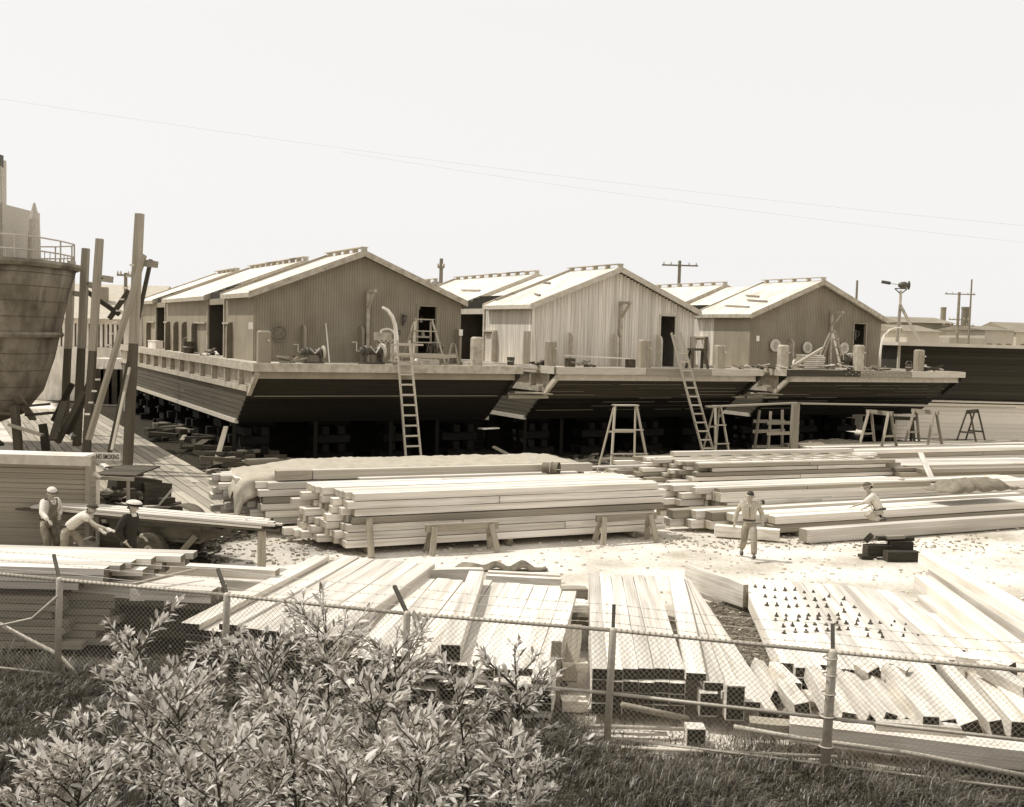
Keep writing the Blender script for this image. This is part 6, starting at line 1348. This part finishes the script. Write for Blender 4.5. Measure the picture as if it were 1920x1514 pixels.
# ------------------------------------------------------------------ grass
rng = np.random.default_rng(3)
def grass(name, label, n, px, py, hmin, hmax, lean):
    P = []; 
    x = px(n); y = py(n); h = rng.uniform(hmin, hmax, n) * (1 - .5 * (rng.random(n) < .4)); a = rng.uniform(0, 2 * PI, n); w_ = rng.uniform(.004, .010, n); cl = np.sin(x * 2.1) * np.cos(y * 1.7) * .5 + .5
    cl = np.clip(cl + .35 * np.sin(x * 6.3 + 1.7 * np.sin(y * 4.1)) * np.cos(y * 5.7 + x), 0, 1); h = h * (.25 + 1.15 * cl); z = np.array([hill(q, r) for q, r in zip(x, y)]) - .02
    bx = np.cos(a) * lean * h * rng.uniform(.2, 1.4, n) + .25 * h * lean; by = np.sin(a) * lean * h * rng.uniform(.2, 1.4, n)
    dx = -np.sin(a) * w_; dy = np.cos(a) * w_
    v = np.stack([np.stack([x - dx, y - dy, z], 1), np.stack([x + dx, y + dy, z], 1), np.stack([x + bx * .4 + dx * .8, y + by * .4 + dy * .8, z + h * .62], 1), np.stack([x + bx * .4 - dx * .8, y + by * .4 - dy * .8, z + h * .62], 1), np.stack([x + bx, y + by, z + h * (1 - .35 * lean)], 1)], 1).reshape(-1, 3)
    i = np.arange(n) * 5; loops = np.stack([i, i + 1, i + 2, i + 3, i + 3, i + 2, i + 4], 1).reshape(-1)
    me = bpy.data.meshes.new(name); me.vertices.add(len(v)); me.vertices.foreach_set('co', v.reshape(-1)); me.loops.add(len(loops)); me.loops.foreach_set('vertex_index', loops)
    ls = np.stack([np.arange(n) * 7, np.arange(n) * 7 + 4], 1).reshape(-1); lt = np.tile([4, 3], n); me.polygons.add(2 * n); me.polygons.foreach_set('loop_start', ls); me.polygons.foreach_set('loop_total', lt)
    me.update(); me.validate(); me.materials.append(GRASS if name == 'grass' else BGRASS); link(name, me, label=label, category='grass', kind='stuff')
fy = lambda x: 14.75 - (x - 1.4) * .262
grass('grass', 'long dry grass growing along the foot of the fence', 60000, lambda n: rng.uniform(-11, 9, n), lambda n: 0, .1, .5, .5) if False else None
gx = rng.uniform(-11, 9.5, 80000); gy = fy(gx) + rng.normal(-.7, .7, 80000)
grass('grass', 'long dry grass growing along the foot of the fence', 80000, lambda n: gx, lambda n: gy, .08, .34, .8)
gx2 = np.concatenate([rng.uniform(-9, 8, 60000), rng.uniform(-9, 1, 90000)]); gy2 = np.concatenate([rng.uniform(5.5, 13.5, 60000), rng.uniform(9, 17.5, 90000)])
grass('bank_grass', 'rough grass on the bank in front of the fence', 150000, lambda n: gx2, lambda n: gy2, .1, .3, .7)

# ------------------------------------------------------------------ willow shrubs in the foreground
random.seed(81)
def leaf_mesh(k):
    R_ = random.Random(k); L_ = 1.0; W_ = R_.uniform(.26, .36); fold = R_.uniform(.06, .14); cur = R_.uniform(.05, .22); mb = MB(); sec = [(0, .02), (.18, .62), (.45, 1.0), (.75, .7), (1.0, .03)]
    for (t_, w_) in sec: z = -cur * t_ * t_; mb.v += [(t_, -W_ / 2 * w_, z + fold * w_ * .6), (t_, 0, z), (t_, W_ / 2 * w_, z + fold * w_ * .6)]
    for i in range(4):
        for q in range(2): mb.f.append((i * 3 + q, i * 3 + 3 + q, i * 3 + 4 + q, i * 3 + 1 + q)); mb.m.append(0)
    me = bpy.data.meshes.new('leaf'); me.from_pydata(mb.v, [], mb.f); me.materials.append(LEAF)
    for p in me.polygons: p.use_smooth = True
    return me
LM = [leaf_mesh(k) for k in range(5)]
LV = [[Vector(v.co) for v in m.vertices] for m in LM]; LF = [[tuple(p.vertices) for p in m.polygons] for m in LM]
def shrub(label, base, top, nbr, spread, nleaf_obj, seed, lsize=.085):
    R_ = random.Random(seed); t = thing('willow_shrub', label, 'shrub', base, 0, 'leafy shrubs in the foreground'); T = top - base; mbS = MB(); sites = []
    def stem(p0, p1, r0, r1, wob):
        mid = p0.lerp(p1, .5) + V(R_.uniform(-1, 1), R_.uniform(-1, 1), R_.uniform(0, .5)) * wob; pts = [p0, p0.lerp(mid, .5) * .5 + p0.lerp(mid, .55) * .5, mid, mid.lerp(p1, .55), p1]; mbS.tube(pts, list(np.linspace(r0, r1, 5)), 5); return pts
    def leaves(pts, f0, step):
        L_ = sum((pts[i + 1] - pts[i]).length for i in range(len(pts) - 1)); n = max(3, int(L_ * (1 - f0) / step)); ph = R_.uniform(0, 6)
        for k in range(n):
            f = f0 + (1 - f0) * (k + .5) / n; q = f * (len(pts) - 1); i = min(int(q), len(pts) - 2); c = pts[i].lerp(pts[i + 1], q - i); d = (pts[i + 1] - pts[i]).normalized(); ph += 2.4
            x = d.orthogonal().normalized(); x = Matrix.Rotation(ph, 3, d) @ x; ld = (x * (1.1 - .7 * f) + d * (.5 + .5 * f) + V(0, 0, R_.uniform(-.1, .25))).normalized(); 
            if R_.random() < .05: continue
            sites.append((c, ld, lsize * R_.choice((.55, .75, .9, 1.0, 1.15, 1.3)) * (1.1 - .25 * (f > .95))))
        for q in range(5): a = q * 1.25; x = Matrix.Rotation(a, 3, d) @ d.orthogonal().normalized(); sites.append((pts[-1], (x * .5 + d).normalized(), lsize * R_.uniform(.5, .9)))
    main = stem(V(0, 0, 0), T, .014, .004, .10); leaves(main, .45, .03)
    for b in range(nbr):
        f = R_.uniform(.15, .92); q = f * 4; i = min(int(q), 3); p0 = main[i].lerp(main[i + 1], q - i); a = R_.uniform(0, 2 * PI); l = spread * R_.uniform(.5, 1.1) * (1.25 - f * .8)
        p1 = p0 + V(math.cos(a) * l * .75, math.sin(a) * l * .75, l * R_.uniform(.4, .95)); br = stem(p0, p1, .006, .002, .04); leaves(br, .2, .024)
        for c in range(2):
            q0 = br[1 + c + (R_.random() > .5)]; a2 = a + R_.uniform(-1.3, 1.3); l2 = l * R_.uniform(.3, .6); leaves(stem(q0, q0 + V(math.cos(a2) * l2 * .7, math.sin(a2) * l2 * .7, l2 * R_.uniform(.3, .9)), .003, .0015, .02), .15, .028)
    ob('stem', mbS, STEM, t)
    sites.sort(key=lambda s: -(s[0].z - s[0].y * .4 + R_.uniform(-.25, .25)))
    vs, fs = [], []
    for n_, (c, ld, s) in enumerate(sites):
        x = ld; y = V(0, 0, 1).cross(x); y = y.normalized() if y.length > .05 else V(0, 1, 0); y = Matrix.Rotation(R_.uniform(-.6, .6), 3, x) @ y; z = x.cross(y); k = R_.randrange(5)
        M = Matrix(((x.x * s, y.x * s, z.x * s, c.x), (x.y * s, y.y * s, z.y * s, c.y), (x.z * s, y.z * s, z.z * s, c.z), (0, 0, 0, 1)))
        if n_ < nleaf_obj: o = link('leaf', LM[k], t); o.matrix_basis = M
        else:
            o_ = len(vs); vs += [tuple(M @ v) for v in LV[k]]; fs += [tuple(i + o_ for i in f) for f in LF[k]]
    if vs:
        me = bpy.data.meshes.new('foliage'); me.from_pydata(vs, [], fs); me.materials.append(LEAF)
        for p in me.polygons: p.use_smooth = True
        link('foliage', me, t, kind='stuff')
    return t
SH = [((140, 1345), 6.4, 'low shrub near the bottom left corner of the picture', 10, .42), ((70, 1430), 5.6, 'sparse shrub in the bottom left corner', 9, .4), ((238, 1190), 7.0, 'shrub with one tall leafy spire near the left end of the foreground', 16, .55), ((400, 1190), 8.6, 'shrub before the dark end of the left plank stack', 16, .6), ((492, 1205), 8.0, 'shrub reaching up just right of the second fence post', 16, .6),
      ((610, 1150), 7.4, 'tallest shrub, its top against the white planks of the left stack', 20, .62), ((745, 1185), 7.2, 'long-twigged shrub leaning right under the third fence post', 16, .55), ((690, 1270), 6.4, 'dense shrub in the middle of the foreground', 20, .55), ((850, 1250), 7.6, 'shrub just right of the third fence post', 16, .5),
      ((965, 1215), 7.8, 'rightmost shrub, its top against the middle plank stack', 16, .5), ((330, 1290), 6.6, 'dense shrub between the left spire and the second fence post', 20, .55), ((540, 1330), 5.8, 'low dense shrub at the bottom of the foreground below the tallest one', 18, .5), ((400, 1400), 5.4, 'low bright shrub at the bottom edge left of the middle', 16, .45),
      ((800, 1390), 5.8, 'low shrub at the bottom edge right of the middle', 16, .45), ((160, 1430), 5.5, 'lowest shrub at the bottom edge near the left corner', 12, .4), ((650, 1430), 5.2, 'lowest shrub at the bottom edge in the middle', 16, .42), ((950, 1400), 6.6, 'small shrub in the grass at the bottom right of the bushes', 9, .35)]
for i, ((px, py), Y, lab, nb_, sp) in enumerate(SH):
    top = PY(px, py, Y); bx = top.x + random.uniform(.1, .35) - .1; shrub(lab, V(bx, Y - .05, hill(bx, Y) - .1), top, nb_ + 14, sp * 1.1, 140, 900 + i, .070)
